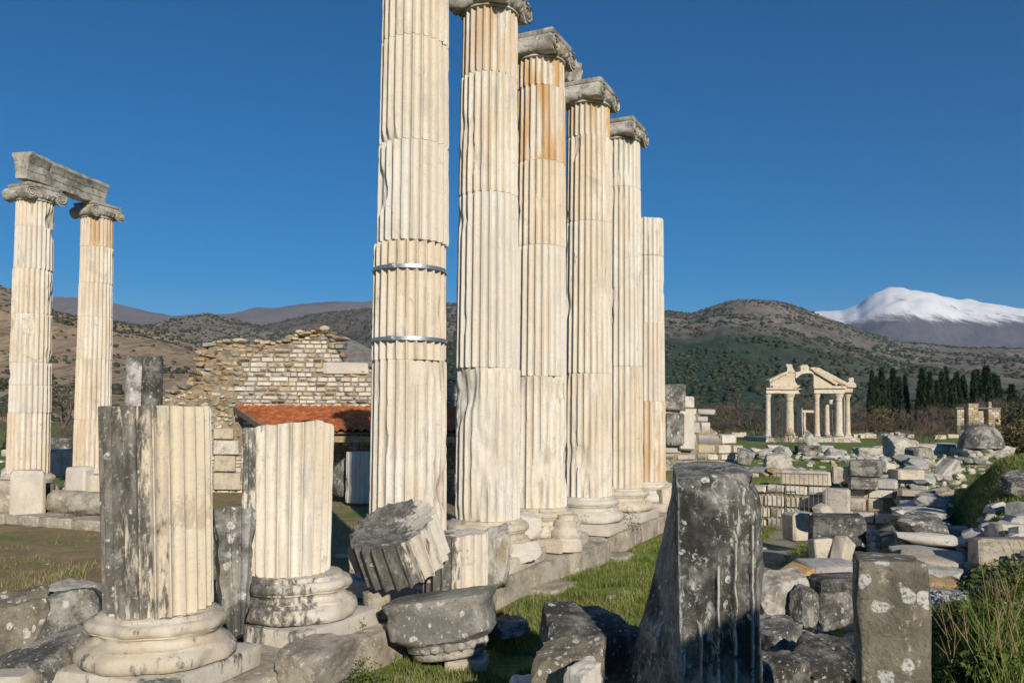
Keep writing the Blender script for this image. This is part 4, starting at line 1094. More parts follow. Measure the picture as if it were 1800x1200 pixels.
# ------------------------------------------------------------------ rubble right of the pillar
RG = 'fallen blocks in the excavated trench'
def rb(label, px, pyb, d, w_, h_, mat=None, dep=.9, seed=0, rz=0, tilt=(0, 0), blk=False, fine=False, sink=.05):
    return stone('fallen_block', label, 'block', px, pyb, d, w_, h_, mat or LOOSE, dep, RG, seed, rz, tilt, fine, blk, sink)
ORANGE = make_rubble('orange_sandstone', [(0, (.50, .31, .13)), (.5, (.46, .27, .11))], .3)
PALE = make_rubble('pale_limestone', [(0, (.60, .53, .42)), (.5, (.55, .50, .43))], .3)
rb('tan sawn block with a flat step near the iron grille', 1407, 945, 17.0, 46, 44, PALE, .9, 1, .2, blk=True)
rb('dark moulded block with curved pale end', 1470, 990, 14.6, 90, 84, DARKB, .9, 2, -.35, blk=True)
rb('pale chunk resting on the dark moulded block', 1447, 915, 16.2, 32, 26, PALE, .9, 3, .4)
rb('upright cream block leaning against the dark moulded block', 1445, 985, 13.2, 34, 40, PALE, .8, 4, .15, (0, rad(-6)), blk=True)
rb('tilted cream cube lying on its corner', 1476, 984, 13.0, 32, 38, PALE, .8, 5, .7, (0, rad(25)), blk=True)
rb('flat grey slab across the trench', 1455, 1022, 11.6, 92, 36, None, .9, 0, .1, blk=True)
rb('orange-stained notched block propped on rubble', 1402, 1045, 10.4, 66, 48, ORANGE, .8, 6, .5, (rad(8), rad(-24)), blk=True)
rb('thin orange flake beside the notched block', 1440, 1050, 10.3, 54, 26, ORANGE, .7, 3, .2)
rb('big pale ribbed rock against the pillar', 1372, 1092, 9.3, 78, 84, GREYCAP, .9, 2, .2, fine=True)
rb('grey wedge in the shade', 1414, 1098, 9.0, 46, 64, GREY, .8, 5, .4, fine=True)
rb('blue-grey gabled stone in the shade', 1472, 1100, 9.0, 54, 58, GREY, .8, 6, -.2, fine=True)
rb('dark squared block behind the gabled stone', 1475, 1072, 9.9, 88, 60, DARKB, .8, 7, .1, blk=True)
rb('mottled rock with a sunlit upper edge', 1368, 1170, 7.7, 90, 72, GREY, .9, 4, .3, fine=True)
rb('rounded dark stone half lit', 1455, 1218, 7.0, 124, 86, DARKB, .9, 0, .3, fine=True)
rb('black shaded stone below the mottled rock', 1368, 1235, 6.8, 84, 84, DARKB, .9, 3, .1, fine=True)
rb('low broken stone at the pillar foot', 1350, 1120, 8.6, 50, 36, GREYCAP, .9, 6, .5, fine=True)
rb('vermiculated pale pier block at the cross wall', 1472, 905, 20.3, 40, 46, PALE, .9, 1, -.45, blk=True)
rb('dark rectangular block on the cross wall', 1520, 834, 20.6, 52, 26, GREY, .8, 2, -.45, blk=True)
rb('second dark block bedded in the cross wall', 1518, 856, 20.4, 46, 17, GREY, .8, 3, -.45, blk=True)
rb('long cream beam stone on the cross wall', 1416, 848, 21.4, 80, 22, PALE, .5, 4, -.45, blk=True)
rb('square cream stone on the cross wall', 1481, 845, 20.9, 30, 24, PALE, .8, 5, -.45, blk=True)
RW = 'rubble along the long slab wall'
def rw(label, px, pyb, d, w_, h_, mat=None, dep=.9, seed=0, rz=0, tilt=(0, 0), blk=False, fine=True):
    return stone('rubble_stone', label, 'stone', px, pyb, d, w_, h_, mat or LOOSE, dep, RW, seed, rz, tilt, fine and not blk, blk, .06)
rw('big pale boulder at the head of the long wall', 1582, 812, None, 50, 42, GREYCAP, .9, 1, .3)
rw('dark upright block behind the pale boulder', 1614, 822, None, 36, 36, GREY, .8, 2, .2, blk=True)
rw('tilted architrave slab propped on the bank', 1666, 838, None, 58, 22, GREYCAP, .5, 3, .5, (0, rad(-32)), True)
rw('flat pale slab laid on the wall head', 1592, 838, 20.6, 46, 14, PALE, .8, 4, .1, blk=True)
rw('white chunk beside the dark cross wall block', 1559, 830, 21.0, 26, 18, PALE, .8, 5, .4)
rw('grey blue boulder on the wall crest', 1622, 938, 13.4, 78, 34, GREY, .8, 0, .2)
rw('grey rounded stone above the wall crest', 1655, 905, None, 46, 44, GREYCAP, .8, 4, .1)
rw('blotched squared stone at the wall side', 1657, 988, None, 46, 44, LICHB2, .9, 6, .2, blk=True)
rw('white knobbly block by the moulded slab', 1706, 974, None, 44, 28, PALE, .8, 2, .1)
rw('long fluted cream slab', 1690, 948, None, 84, 22, PALE, .5, 3, .05, blk=True)
rw('long moulded ochre slab at the thorn bush', 1768, 985, None, 110, 40, STYLO, .4, 4, -.05, blk=True)
rw('pale block near the moulded slab', 1775, 945, None, 58, 24, PALE, .6, 5, .1, blk=True)
rw('flat light slab by the lichen post', 1664, 1008, None, 52, 20, PALE, .7, 6, -.1, blk=True)
rw('dark rock sunk in the grass bank', 1790, 868, None, 48, 34, GREY, .9, 7, .1)
rr_ = random.Random(77); k = 0
for i in range(235):
    u, v = rr_.uniform(-1.5, 12), 6.8 + abs(rr_.gauss(0, 1.0))
    p = T(u, v); z = gz(p.x, p.y); px = 900 + p.x / p.y * F
    if px > 1830 or p.y < 9.5 or math.hypot(p.x - 10.6, p.y - 16.5) < 3.1: continue
    w_ = rr_.choice((.16, .22, .28, .36, .5)) * rr_.uniform(.8, 1.3)
    o = link('rubble_stone', with_mat(ROCKS[i % len(ROCKS)] if i % 3 else BLOCKS[i % 10], LOOSE), None, None, (p.x, p.y, z - .05), (rr_.uniform(-.2, .2), rr_.uniform(-.2, .2), rr_.uniform(0, 6)), (w_, w_ * rr_.uniform(.5, .9), w_ * rr_.uniform(.4, .75)))
    tag(o, ('small' if w_ < .24 else 'fist-thick mid-sized' if w_ < .38 else 'large') + ' loose stone strewn on the bank beside the long slab wall', 'stone', 'loose stones on the bank')
for i in range(96):                                       # small stones on the trench floor and along the temple step
    u, v = rr_.uniform(-3.8, 12), 5.95 - abs(rr_.gauss(0, .8))
    p = T(u, v); 
    if p.y < 7: continue
    w_ = rr_.uniform(.12, .42)
    o = link('rubble_stone', with_mat(ROCKS[i % len(ROCKS)], LOOSE), None, None, (p.x, p.y, gz(p.x, p.y) - .04), (0, rr_.uniform(-.2, .2), rr_.uniform(0, 6)), (w_, w_ * .8, w_ * rr_.uniform(.5, .8)))
    tag(o, ('small' if w_ < .2 else 'mid-sized' if w_ < .32 else 'large') + ' loose stone lying on the trench floor before the long slab wall', 'stone', 'loose stones on the trench floor')
for i in range(26):
    u, v = rr_.uniform(-2.5, 10), rr_.uniform(1.3, 3.4)
    p = T(u, v); w_ = rr_.uniform(.06, .26)
    o = link('rubble_stone', with_mat(ROCKS[i % len(ROCKS)], PALE), None, None, (p.x, p.y, gz(p.x, p.y) - .03), (0, 0, rr_.uniform(0, 6)), (w_, w_ * .6, w_ * rr_.uniform(.2, .4)))
    tag(o, 'small pale flat stone in the turf beside the temple step', 'stone', 'flat stones in the turf')

for i in range(34):
    u, v = rr_.uniform(-5, 8), rr_.uniform(-9, -2); p = T(u, v); w_ = rr_.uniform(.07, .3)
    o = link('rubble_stone', with_mat(ROCKS[i % len(ROCKS)], PALE), None, None, (p.x, p.y, gz(p.x, p.y) - .03), (0, 0, rr_.uniform(0, 6)), (w_, w_ * .6, w_ * rr_.uniform(.2, .35) + .02))
    tag(o, 'small pale flat stone on the trodden field left of the stumps', 'stone', 'flat stones on the trodden field')
# iron grille
def grille():
    a, b = P(1365, 905, 20.4), P(1455, 905, 20.0); L = (b - a).length
    root = empty('iron_grille', (a.x, a.y, gz(a.x, a.y)), 'thin rusty iron bar grille standing before the cross wall', 'grille', None, math.atan2(b.y - a.y, b.x - a.x))
    H = P(1365, 830, 20.4).z - root.location.z
    bar = box_mesh('bar', .014, .014, H, 0)
    for i in range(12): link('bar', bar, IRON, root, (L * i / 11, 0, 0))
    for z in (.08, H): link('rail', box_mesh('rail', L + .03, .02, .025, 0), IRON, root, (L / 2, -.018, z - .03))
grille()
# ------------------------------------------------------------------ monumental gateway in the distance
GD = 100.0; gk = GD / F
WHITE = make_rubble('gateway_marble', [(0, (.68, .60, .48)), (.5, (.64, .54, .41))], .3)
def gateway():
    g0 = P(1345, 773, GD); base = Vector((g0.x, GD, gz(g0.x, GD) - .1))
    root = empty('monumental_gateway', base, 'distant white marble gateway with broken pediment on slender columns', 'gateway')
    X = lambda px: (px - 1345) * gk
    XD = lambda px, dy: (px - 900) / F * (GD + dy) - base.x
    Z = lambda py: (773 - py) * gk + (g0.z - base.z)
    def shaft(px, w_, yb, yt, dy, cap=True):
        r = w_ * gk / 2 * 1.18; zb, zt = Z(yb), Z(yt); H = zt - zb
        o = link('column_shaft', lathe('column_shaft', [(r * 1.25, 0), (r * 1.25, .18), (r * 1.05, .3), (r, .4), (r * .98, H * .4), (r * .86, H - (.95 if cap else 0))], 20, .02, px), WHITE, root, (XD(px, dy), dy, zb))
        if cap: link('column_capital', lathe('column_capital', [(r * .86, 0), (r * .95, .06), (r * .92, .3), (r * 1.1, .55), (r * 1.3, .78), (r * 1.38, .9)], 16, .05, px + 1), WHITE, o, (0, 0, H - .94))
        link('pedestal', box_mesh('pedestal', r * 3, r * 3, zb + .02, .05, 1, .03, px % 50, 1), WHITE, root, (XD(px, dy), dy, -.1))
    for a in [(1350, 8, 767, 692, 0), (1359, 6.5, 767, 697, 3.2), (1388, 12.5, 764, 691, 0), (1377, 5, 765, 705, 6.2, False), (1405.5, 9.5, 768, 693, 3.4), (1436, 8, 766, 691, 0), (1443, 6.5, 766, 706, 3.4, False),
              (1453.5, 7.5, 764, 692, 3.2), (1460, 6, 764, 699, 6.4), (1474.5, 11, 765, 691, 0), (1485.5, 6, 764, 692, 6.4), (1490, 8, 765, 690, 3.2)]: shaft(*a)
    def prism(name, pts, y0, y1, mat=None):
        n = len(pts); r = random.Random(len(pts) * 31 + int(pts[0][0]))
        sh = XD(pts[0][0], y0) - X(pts[0][0]) if y0 > 1 else 0
        vs = [(X(a) + sh, y0, Z(b)) for a, b in pts] + [(X(a) + sh, y1, Z(b)) for a, b in pts]
        fs = [tuple(range(n)), tuple(range(n, 2 * n))[::-1]] + [(i, i + n, (i+1) % n + n, (i+1) % n) for i in range(n)]
        me = mesh(name, vs, fs, False); bm = bmesh.new(); bm.from_mesh(me); bmesh.ops.recalc_face_normals(bm, faces=bm.faces)
        bmesh.ops.triangulate(bm, faces=[f for f in bm.faces if len(f.verts) > 4])
        bmesh.ops.subdivide_edges(bm, edges=[e for e in bm.edges if e.calc_length() > .5], cuts=2)
        bm.normal_update()
        for v in bm.verts: v.co += Vector((mn.noise(v.co * 2), .6 * mn.noise(v.co * 2 + Vector((7, 0, 0))), mn.noise(v.co * 2 + Vector((0, 9, 0))))) * .075
        bm.to_mesh(me); bm.free()
        return link(name, me, mat or WHITE, root)
    prism('architrave', [(1345, 691.5), (1345, 684), (1404, 684), (1401, 688), (1405, 691.5)], -.55, .65)
    prism('cornice', [(1344, 684.3), (1344, 681.5), (1396, 681.5), (1407, 684.3)], -.8, .9)
    prism('architrave', [(1428, 690.8), (1429, 682), (1482, 682), (1482, 690.8)], -.55, .65)
    prism('cornice', [(1427, 682.3), (1426, 676.5), (1484, 678), (1484, 682.3)], -.85, .9)
    prism('side_entablature', [(1483, 689), (1483, 679), (1498, 679.5), (1497, 689)], -.3, 7.2)
    prism('tympanum', [(1353, 681.4), (1352, 670), (1384, 655), (1396, 654), (1396, 668), (1402, 678), (1400, 681)], -.35, .45)
    prism('raking_cornice', [(1349, 672), (1349, 668), (1379, 653), (1383, 656), (1354, 671)], -.8, .8)
    prism('frieze_block', [(1378, 681.3), (1356, 681.3), (1355, 678), (1404, 677), (1402, 680.5)], -.65, .6)
    prism('finial_block', [(1381, 655), (1382.5, 646), (1380, 640.5), (1391.5, 640.5), (1391, 646), (1394, 650), (1396.5, 655)], -.5, .6)
    prism('arch_fragment', [(1396.5, 665), (1396.5, 654), (1406, 652), (1421, 648), (1429, 650), (1429, 658), (1424, 655.5), (1416, 655), (1408, 657), (1402, 661)], -.5, .6)
    prism('finial_block', [(1406, 652), (1406, 644), (1410, 640.5), (1418, 641), (1420.5, 645), (1420.5, 649.5)], -.45, .55)
    prism('tympanum', [(1428.5, 676.8), (1429, 656), (1432, 657.5), (1464, 677)], -.35, .45)
    prism('raking_cornice', [(1421, 648), (1423, 645), (1436, 646.5), (1490, 674), (1486, 678.5)], -.8, -.35)
    prism('raking_cornice', [(1426, 652), (1428, 648.5), (1470, 672), (1468, 677)], -.75, .1)
    prism('raking_cornice', [(1432, 652), (1434, 646), (1489, 674), (1484, 678.5)], .3, .9)
    prism('corner_figure', [(1487, 680), (1486.5, 674), (1490, 669), (1489, 665.5), (1492, 663), (1496, 663), (1498, 666), (1497.5, 670), (1501, 674), (1502, 680)], -.6, .7)
    prism('door_lintel', [(1408, 724), (1408, 719.5), (1450, 719.5), (1450, 724)], 3.6, 4.2)
    prism('door_jamb', [(1413, 772), (1413, 723.7), (1416.5, 723.7), (1416.5, 772)], 3.65, 4.15)
    prism('door_jamb', [(1404, 772), (1404, 723.7), (1408.5, 723.7), (1408.5, 772)], 3.65, 4.15, GREY)
    o_ = prism('podium', [(1339, 776), (1341, 768.5), (1362, 769), (1398, 767.5), (1430, 769), (1470, 766.5), (1500, 768), (1504, 776)], -1.6, 8, GREYCAP)
gateway()

# ------------------------------------------------------------------ trees and shrubs
def bare_mesh(seed, stems=1, spread=.5, levels=5, rt_=.03, droop=0):
    """A leafless tree or shrub about 1 m tall: forking limbs down to fine twigs."""
    r = random.Random(seed); vs, fs = [], []; tv, tf = [], []
    def grow(p, d, l, rad_, lev):
        q = p + d * l * .5 + Vector((r.uniform(-1, 1), r.uniform(-1, 1), 0)) * l * .07; e = p + d * l
        if lev <= 1: tube_pts(tv, tf, [p, q, e], [rad_, rad_ * .8, rad_ * .45], 3)
        else: tube_pts(vs, fs, [p, q, e], [rad_, rad_ * .85, rad_ * .7], 5)
        if lev == 0: return
        for k in range(r.choice((2, 3, 3)) if lev > 1 else 4):
            nd = (d + Vector((r.gauss(0, 1), r.gauss(0, 1), r.gauss(.12, .6))) * spread).normalized()
            grow(p.lerp(e, r.uniform(.6, 1)) if lev < 4 else e, nd, l * r.uniform(.58, .86), rad_ * .62, lev - 1)
    for s in range(stems):
        a = r.uniform(0, 6.28); sp = .0 if stems == 1 else r.uniform(.15, .75)
        d = Vector((math.cos(a) * sp, math.sin(a) * sp, 1)).normalized()
        grow(Vector((math.cos(a) * sp * .1, math.sin(a) * sp * .1, -.02)), d, .30 if stems == 1 else .34, rt_ if stems == 1 else rt_ * .5, levels if stems == 1 else levels - 1)
    return mesh('limbs', vs, fs) if vs else None, mesh('twigs', tv, tf)
BARE = [bare_mesh(i, 1, .48, 5, .026) for i in range(4)] + [bare_mesh(20 + i, 7, .5, 5, .022) for i in range(4)]
for lm, tw in BARE: lm.materials.append(BARK); tw.materials.append(TWIG)
TWIG2 = flat('reddish_twigs', (.19, .105, .06), .9, .35, scale=.5)
TWIG3 = flat('grey_twigs', (.23, .20, .18), .9, .3, scale=.5)
def bare_tree(label, px, pyb, d, hpx, kind, group, wide=1.0, rz=0, z=None, tw=None, name='leafless_tree', cat='tree'):
    x = (px - 900) / F * d; z = gz(x, d) if z is None else z
    h = hpx * d / F; lm, twm = BARE[kind % 8]
    root = empty(name, (x, d, z - .05), label, cat, group, rz)
    link('trunk', lm, None, root, None, None, (h * wide, h * wide, h))
    link('crown', with_mat(twm, tw) if tw else twm, None, root, None, None, (h * wide, h * wide, h))
rt2 = random.Random(31)
TB = 'leafless trees at the edge of the lawn'
for i in range(30):
    px = 1170 + i * 22 + rt2.uniform(-8, 8); d = rt2.uniform(150, 230)
    h = rt2.uniform(46, 72) * (1.05 if 1250 < px < 1345 else .95)
    t_ = rt2.choice((None, None, TWIG3))
    bare_tree('leafless %s tree in the belt beyond the gateway lawn' % ('pale grey' if t_ else 'purplish-brown'), px, 0, d, h * rt2.uniform(.9, 1.2), rt2.randrange(8), TB, rt2.uniform(1.0, 1.5), rt2.uniform(0, 6), tw=t_)
TB2 = 'leafless thicket in front of the tree belt'
for i in range(34):
    px = 1180 + i * 19 + rt2.uniform(-9, 9); d = rt2.uniform(125, 150)
    if 1560 < px < 1690 and rt2.random() < .3: continue
    t_ = rt2.choice((None, None, TWIG2))
    bare_tree('low leafless %s thicket bush along the far edge of the lawn' % ('reddish' if t_ else 'brown'), px, 0, d, rt2.uniform(24, 40), 4 + rt2.randrange(4), TB2, rt2.uniform(1.4, 2.1), rt2.uniform(0, 6), tw=t_, name='leafless_shrub', cat='shrub')
for px, d, h, k, lab, t_ in [(1388, 82, 42, 4, 'reddish leafless shrub growing before the gateway columns', TWIG2), (1418, 78, 26, 5, 'low reddish bramble beside the gateway door', TWIG2), (1365, 80, 30, 6, 'dry reddish bramble at the gateway corner', TWIG2),
                       (1620, 62, 66, 5, 'bare spreading shrub on the lawn between gateway and domed stone', None), (1556, 52, 46, 6, 'thin dry weed clump standing in the rubble line', TWIG3), (1330, 115, 52, 4, 'orange-brown bush left of the gateway', TWIG2)]:
    bare_tree(lab, px, 0, d, h, k, 'shrubs round the gateway', 1.25, k, tw=t_, name='leafless_shrub', cat='shrub')
for i, (px, d, h, k) in enumerate([(112, 62, 150, 1), (104, 48, 80, 5), (122, 70, 120, 2), (215, 70, 66, 5), (240, 78, 74, 6), (300, 75, 64, 4), (330, 80, 58, 7), (5, 64, 76, 5), (25, 75, 84, 6), (205, 90, 80, 2), (270, 95, 70, 3), (-25, 60, 110, 0), (350, 90, 60, 5)]):
    bare_tree('leafless tree in the scrub behind the far column pair', px, 0, d, h, k, 'leafless trees behind the far pair', 1.2, i)
def cypress_mesh(seed, n=2600):
    r = np.random.default_rng(seed); t = r.random(n) ** .85
    rr = (.105 * (1 - t) ** .62 * np.minimum(1, t * 9 + .35)) * (.45 + .55 * np.sqrt(r.random(n)))
    a = r.random(n) * 6.283; lump = 1 + .3 * np.sin(a * 3 + t * 11 + seed) * r.random(n)
    c = np.stack([np.cos(a) * rr * lump, np.sin(a) * rr * lump, .03 + t * .97], 1)
    dd = np.stack([np.cos(a) * .45, np.sin(a) * .45, np.ones(n)], 1) + r.normal(0, .28, (n, 3)); dd /= np.linalg.norm(dd, axis=1, keepdims=True)
    sd_ = np.cross(dd, r.normal(0, 1, (n, 3))); sd_ /= np.linalg.norm(sd_, axis=1, keepdims=True)
    L = (.020 + .025 * r.random(n))[:, None]; W = L * .42
    v = np.concatenate([c - sd_ * W, c + sd_ * W, c + dd * L * 1.6], 1).reshape(-1, 3)
    return mesh('crown', v.tolist(), [(3*i, 3*i+1, 3*i+2) for i in range(n)], False)
CYPM = [cypress_mesh(i) for i in range(4)]
for m_ in CYPM: m_.materials.append(CYP)
CTR = lathe('trunk', [(.014, 0), (.011, .3), (.004, .9)], 8); CTR.materials.append(BARK)
CG = 'cypresses behind the lawn'
for i, (px, yt, w_) in enumerate([(1530, 645, .8), (1539, 662, 1.1), (1549, 652, 1), (1557, 665, 1.1), (1569, 650, 1.05), (1580, 657, 1.1), (1591, 660, 1.0), (1620, 653, 1.1), (1629, 658, 1), (1637, 655, .9), (1645, 664, 1.2), (1659, 652, 1), (1667, 650, .8), (1674, 664, 1.1),
        (1686, 657, 1.05), (1696, 654, 1.1), (1711, 652, .9), (1722, 655, 1.0), (1735, 640, 1.3), (1746, 660, 1.3), (1756, 655, 1.0), (1778, 675, 1.5)]):
    d = 225 + (i * 37) % 30; x = (px - 900) / F * d; zb = gz(x, d) - .2; h = P(px, yt, d).z - zb
    h *= .92 + .1 * ((i * 7) % 5) / 4
    root = empty('cypress_tree', (x, d, zb), {0: 'slim pointed cypress at the gateway end of the row', 18: 'tallest broad cypress standing behind the stone hut', 21: 'lone low dark conifer beyond the end of the cypress row'}.get(i, 'dark cypress in the separate clump nearer the gateway' if i < 7 else 'dark narrow cypress in the long clump behind thicket and hut'), 'tree', CG, i)
    root.rotation_euler = (.03 * math.sin(i * 3), .03 * math.cos(i * 5), i)
    link('trunk', CTR, None, root, None, None, (h, h, h)); link('crown', CYPM[i % 4], None, root, None, None, (h * w_ * .95, h * w_ * .95, h))
def leafy(name, label, cat, loc, size, mat, n, seed, leaf=.05, group=None, stems=12):
    r = np.random.default_rng(seed)
    root = empty(name, loc, label, cat, group)
    c = r.normal(0, 1, (n, 3)); c /= np.linalg.norm(c, axis=1, keepdims=True); c *= (r.random(n) ** .45)[:, None]
    cl = np.array([mn.noise(Vector(p * 2.2) + Vector((seed, 0, 0))) for p in c]); c = c[cl > -.16]; n = len(c)
    c[:, 2] = np.abs(c[:, 2] * .95 + .25) ; c *= np.array(size) 
    dd = r.normal(0, 1, (n, 3)); dd /= np.linalg.norm(dd, axis=1, keepdims=True)
    s_ = np.cross(dd, r.normal(0, 1, (n, 3))); s_ /= np.linalg.norm(s_, axis=1, keepdims=True)
    L = leaf * (.5 + r.random(n))[:, None]
    v = np.concatenate([c - dd * L, c + s_ * L * .42, c + dd * L, c - s_ * L * .42], 1).reshape(-1, 3)
    link('crown', mesh('crown', v.tolist(), [(4*i, 4*i+1, 4*i+2, 4*i+3) for i in range(n)], False), mat, root)
    vs, fs = [], []
    for k in range(stems):
        e = Vector(c[r.integers(n)].tolist()); tube_pts(vs, fs, [Vector((0, 0, -.1)) + e * .05, e * .5 + Vector((0, 0, .06)), e], [size[2] * .02, size[2] * .014, size[2] * .006], 5)
    link('trunk', mesh('trunk', vs, fs), BARK, root)
    return root
for i, (px, d, w_, h_) in enumerate([(1552, 190, 6, 9), (1700, 150, 4, 5), (1785, 150, 7, 9), (1800, 165, 7, 11), (1270, 240, 7, 11)]):
    x = (px - 900) / F * d; leafy('evergreen_tree', ['olive-green evergreen tree below the first cypresses', 'dark evergreen shrub beside the stone hut', 'big dark evergreen beside the stone hut wall', 'dark evergreen behind the hut corner', 'round evergreen far left of the gateway'][i], 'tree', (x, d, gz(x, d)), (w_ * .5, w_ * .5, h_ * .55), [OAKL, CYP, CYP, CYP, BUSH][i], 2600, 60 + i, .30)
x, d = (1790 - 900) / F * 42, 42.0
leafy('young_oak', 'brown-leaved young oak right of the domed stone', 'tree', (x, d, gz(x, d)), (1.3, 1.3, 2.3), OAKL, 2600, 71, .10)

# ------------------------------------------------------------------ domed stone, hut, far stones
def domed():
    d = 40.0; x = (1724 - 900) / F * d; z = gz(x, d); r = 38 * d / F
    root = empty('domed_stone', (x, d, z), 'large grey domed stone on a rough stone footing', 'monument')
    me = rock_mesh('dome', 401, 4, .2, .05, 10)
    pr = [(r, 0), (r * 1.0, .15 * r), (r * .93, .42 * r), (r * .78, .68 * r), (r * .55, .88 * r), (r * .28, .98 * r), (.02, r)]
    zt = P(1724, 787, d).z
    link('dome', lathe('dome', pr, 40, .05, 9), GREY, root, (0, 0, zt - z), None, (1, .8, P(1724, 745, d).z / r - zt / r))
    for i in range(6):
        link('footing_stone', with_mat(ROCKS[i + 3], GREYCAP), None, root, (-r + (i + .5) * r * 2 / 6, -.45 + .2 * (i % 2), -.1), (0, 0, .3 * i), (r * .42, .9, (zt - z + .1) * (.8 + .1 * (i % 3))))
    link('footing', box_mesh('footing', r * 1.95, r * 1.2, zt - z, .05, 1, .03, 2, 2), GREYCAP, root, (0, .25, -.02))
domed()
def hut():
    d = 140.0; k = d / F; x0 = (1680 - 900) * k; z = gz(x0, d)
    root = empty('stone_hut', (x0, d, z), 'small ruined stone hut with two masonry stubs and dark doorway', 'hut')
    H = P(1680, 718, d).z - z; HB = TANRUB
    r = random.Random(3)
    def wall(px0, px1, py, dy, th=.8):
        w_ = (px1 - px0) * k; h = P(px0, py, d).z - z; zz = 0
        link('wall_core', box_mesh('wall_core', w_ - .1, th - .1, h - .05, 0), MORTAR, root, ((px0 + px1) / 2 * k - 1680 * k, dy, 0))
        while zz < h - .2:
            s = 0; c = r.uniform(.35, .55)
            while s < w_ - .2:
                l = min(r.uniform(.5, 1.0), w_ - s)
                link('stone', with_mat(BLOCKS[r.randrange(10)], HB), None, root, (px0 * k - 1680 * k + s + l / 2, dy, zz), None, (l * .96, th, min(c, h - zz) * .95)); s += l
            zz += c
    wall(1680, 1694, 719, .0); wall(1695, 1713, 709, -.9); wall(1713, 1735, 719, .9); wall(1735, 1757, 718, 0); wall(1736, 1742, 706, .1)
    link('lintel', box_mesh('lintel', 80 * k, 1.2, .22, .02), WOOD, root, (38 * k, .2, H))
    for i in range(7): link('bar', box_mesh('bar', .08, .08, 1.3, 0), STEEL, root, ((1716 + i * 2.9 - 1680) * k, -.6, 0))
hut()
r4 = random.Random(12)
for i in range(26):
    px = r4.choice((r4.uniform(1540, 1600), r4.uniform(1640, 1690), r4.uniform(1505, 1530), r4.uniform(1240, 1330))); d = r4.uniform(118, 135); x = (px - 900) / F * d
    w_ = r4.uniform(.5, 1.8)
    o = link('marble_block', with_mat(BLOCKS[i % 10], WHITE), None, None, (x, d, gz(x, d) - .05), (0, 0, r4.uniform(-.4, .4)), (w_, .7, r4.uniform(.35, .9)))
    tag(o, 'white marble block laid out on the distant lawn', 'block', 'marble blocks on the lawn')
for i in range(66):
    px = r4.uniform(1190, 1680); d = r4.uniform(38, 56); x = (px - 900) / F * d
    w_ = r4.uniform(.3, 1.1) * (1.3 if r4.random() < .2 else .8)
    o = link('rubble_stone', with_mat(ROCKS[i % 14] if i % 7 else BLOCKS[i % 10], LOOSE), None, None, (x, d, gz(x, d) - .06), (0, r4.uniform(-.2, .2), r4.uniform(0, 6)), (w_, w_ * .7, w_ * r4.uniform(.3, .6)))
    tag(o, 'grey stone in the low rubble line across the grass before the gateway', 'stone', 'rubble line before the gateway')
for i in range(32):
    px = r4.uniform(-20, 330); d = r4.uniform(30, 58); x = (px - 900) / F * d
    w_ = r4.uniform(.3, 1.0)
    o = link('rubble_stone', with_mat(ROCKS[i % 14] if i % 3 else BLOCKS[i % 10], LOOSE), None, None, (x, d, gz(x, d) - .06), (0, r4.uniform(-.2, .2), r4.uniform(0, 6)), (w_, w_ * .7, w_ * r4.uniform(.4, .8)))
    tag(o, 'pale rubble stone in the scrub behind the far column pair', 'stone', 'rubble behind the far pair')
FG = 'larger pieces on the grass before the gateway'
def fp(label, px, pyb, d, w_, h_, mat, dep, seed, rz=0, tilt=(0, 0), blk=False):
    o = stone('fallen_block', label, 'block', px, pyb, d, w_, h_, mat, dep, FG, seed, rz, tilt, not blk, blk, .1); o.location.z = gz(o.location.x, o.location.y) - .08
fp('gabled grey stone standing in the grass behind the cross wall', 1365, 825, 26.5, 42, 32, GREYCAP, .6, 3)
fp('leaning column piece before the gateway', 1444, 800, 44, 17, 44, GREYCAP, .8, 2, .2, (0, rad(-40)), False)
fp('low dark block below the gateway', 1420, 795, 43, 40, 16, DARKB, .6, 4, 0, (0, 0), True)
fp('long pale block in the rubble line', 1530, 796, 40, 46, 14, GREYCAP, .4, 5, .1, (0, 0), True)
fp('grey footing courses beside the domed stone', 1640, 790, 42, 70, 20, GREYCAP, .4, 6, .05, (0, 0), True)
fp('cream masonry stub beside the domed stone', 1658, 780, 46, 36, 20, PALE, .6, 7, .05, (0, 0), True)
fp('grey pointed stone by the stepped wall', 1310, 800, 30, 28, 26, GREY, .6, 1)

# ------------------------------------------------------------------ weeds and grass
def weeds(name, label, pts, mat, seed, h=(.5, 1.1)):
    r = random.Random(seed); vs, fs = [], []
    for (x, y) in pts:
        z = gz(x, y); n = r.randrange(2, 5)
        for k in range(n):
            L = r.uniform(*h); a = r.uniform(0, 6.28); b = r.uniform(.15, .7)
            d = Vector((math.cos(a) * b, math.sin(a) * b, 1)).normalized(); p0 = Vector((x, y, z - .03))
            e = p0 + d * L + Vector((0, 0, -L * b * .2)); mid = p0 + d * L * .55
            tube_pts(vs, fs, [p0, mid, e], [.005, .004, .0015], 3)
            for q in range(r.randrange(2, 6)):
                t = r.uniform(.35, .95); s = p0.lerp(mid, t * 2) if t < .5 else mid.lerp(e, t * 2 - 1)
                nd = (d + Vector((r.gauss(0, 1), r.gauss(0, 1), r.gauss(.3, .5))) * .6).normalized()
                tube_pts(vs, fs, [s, s + nd * L * .12, s + nd * L * r.uniform(.15, .3)], [.0025, .002, .001], 3)
    return link(name, mesh(name, vs, fs), mat)
r6 = random.Random(4)
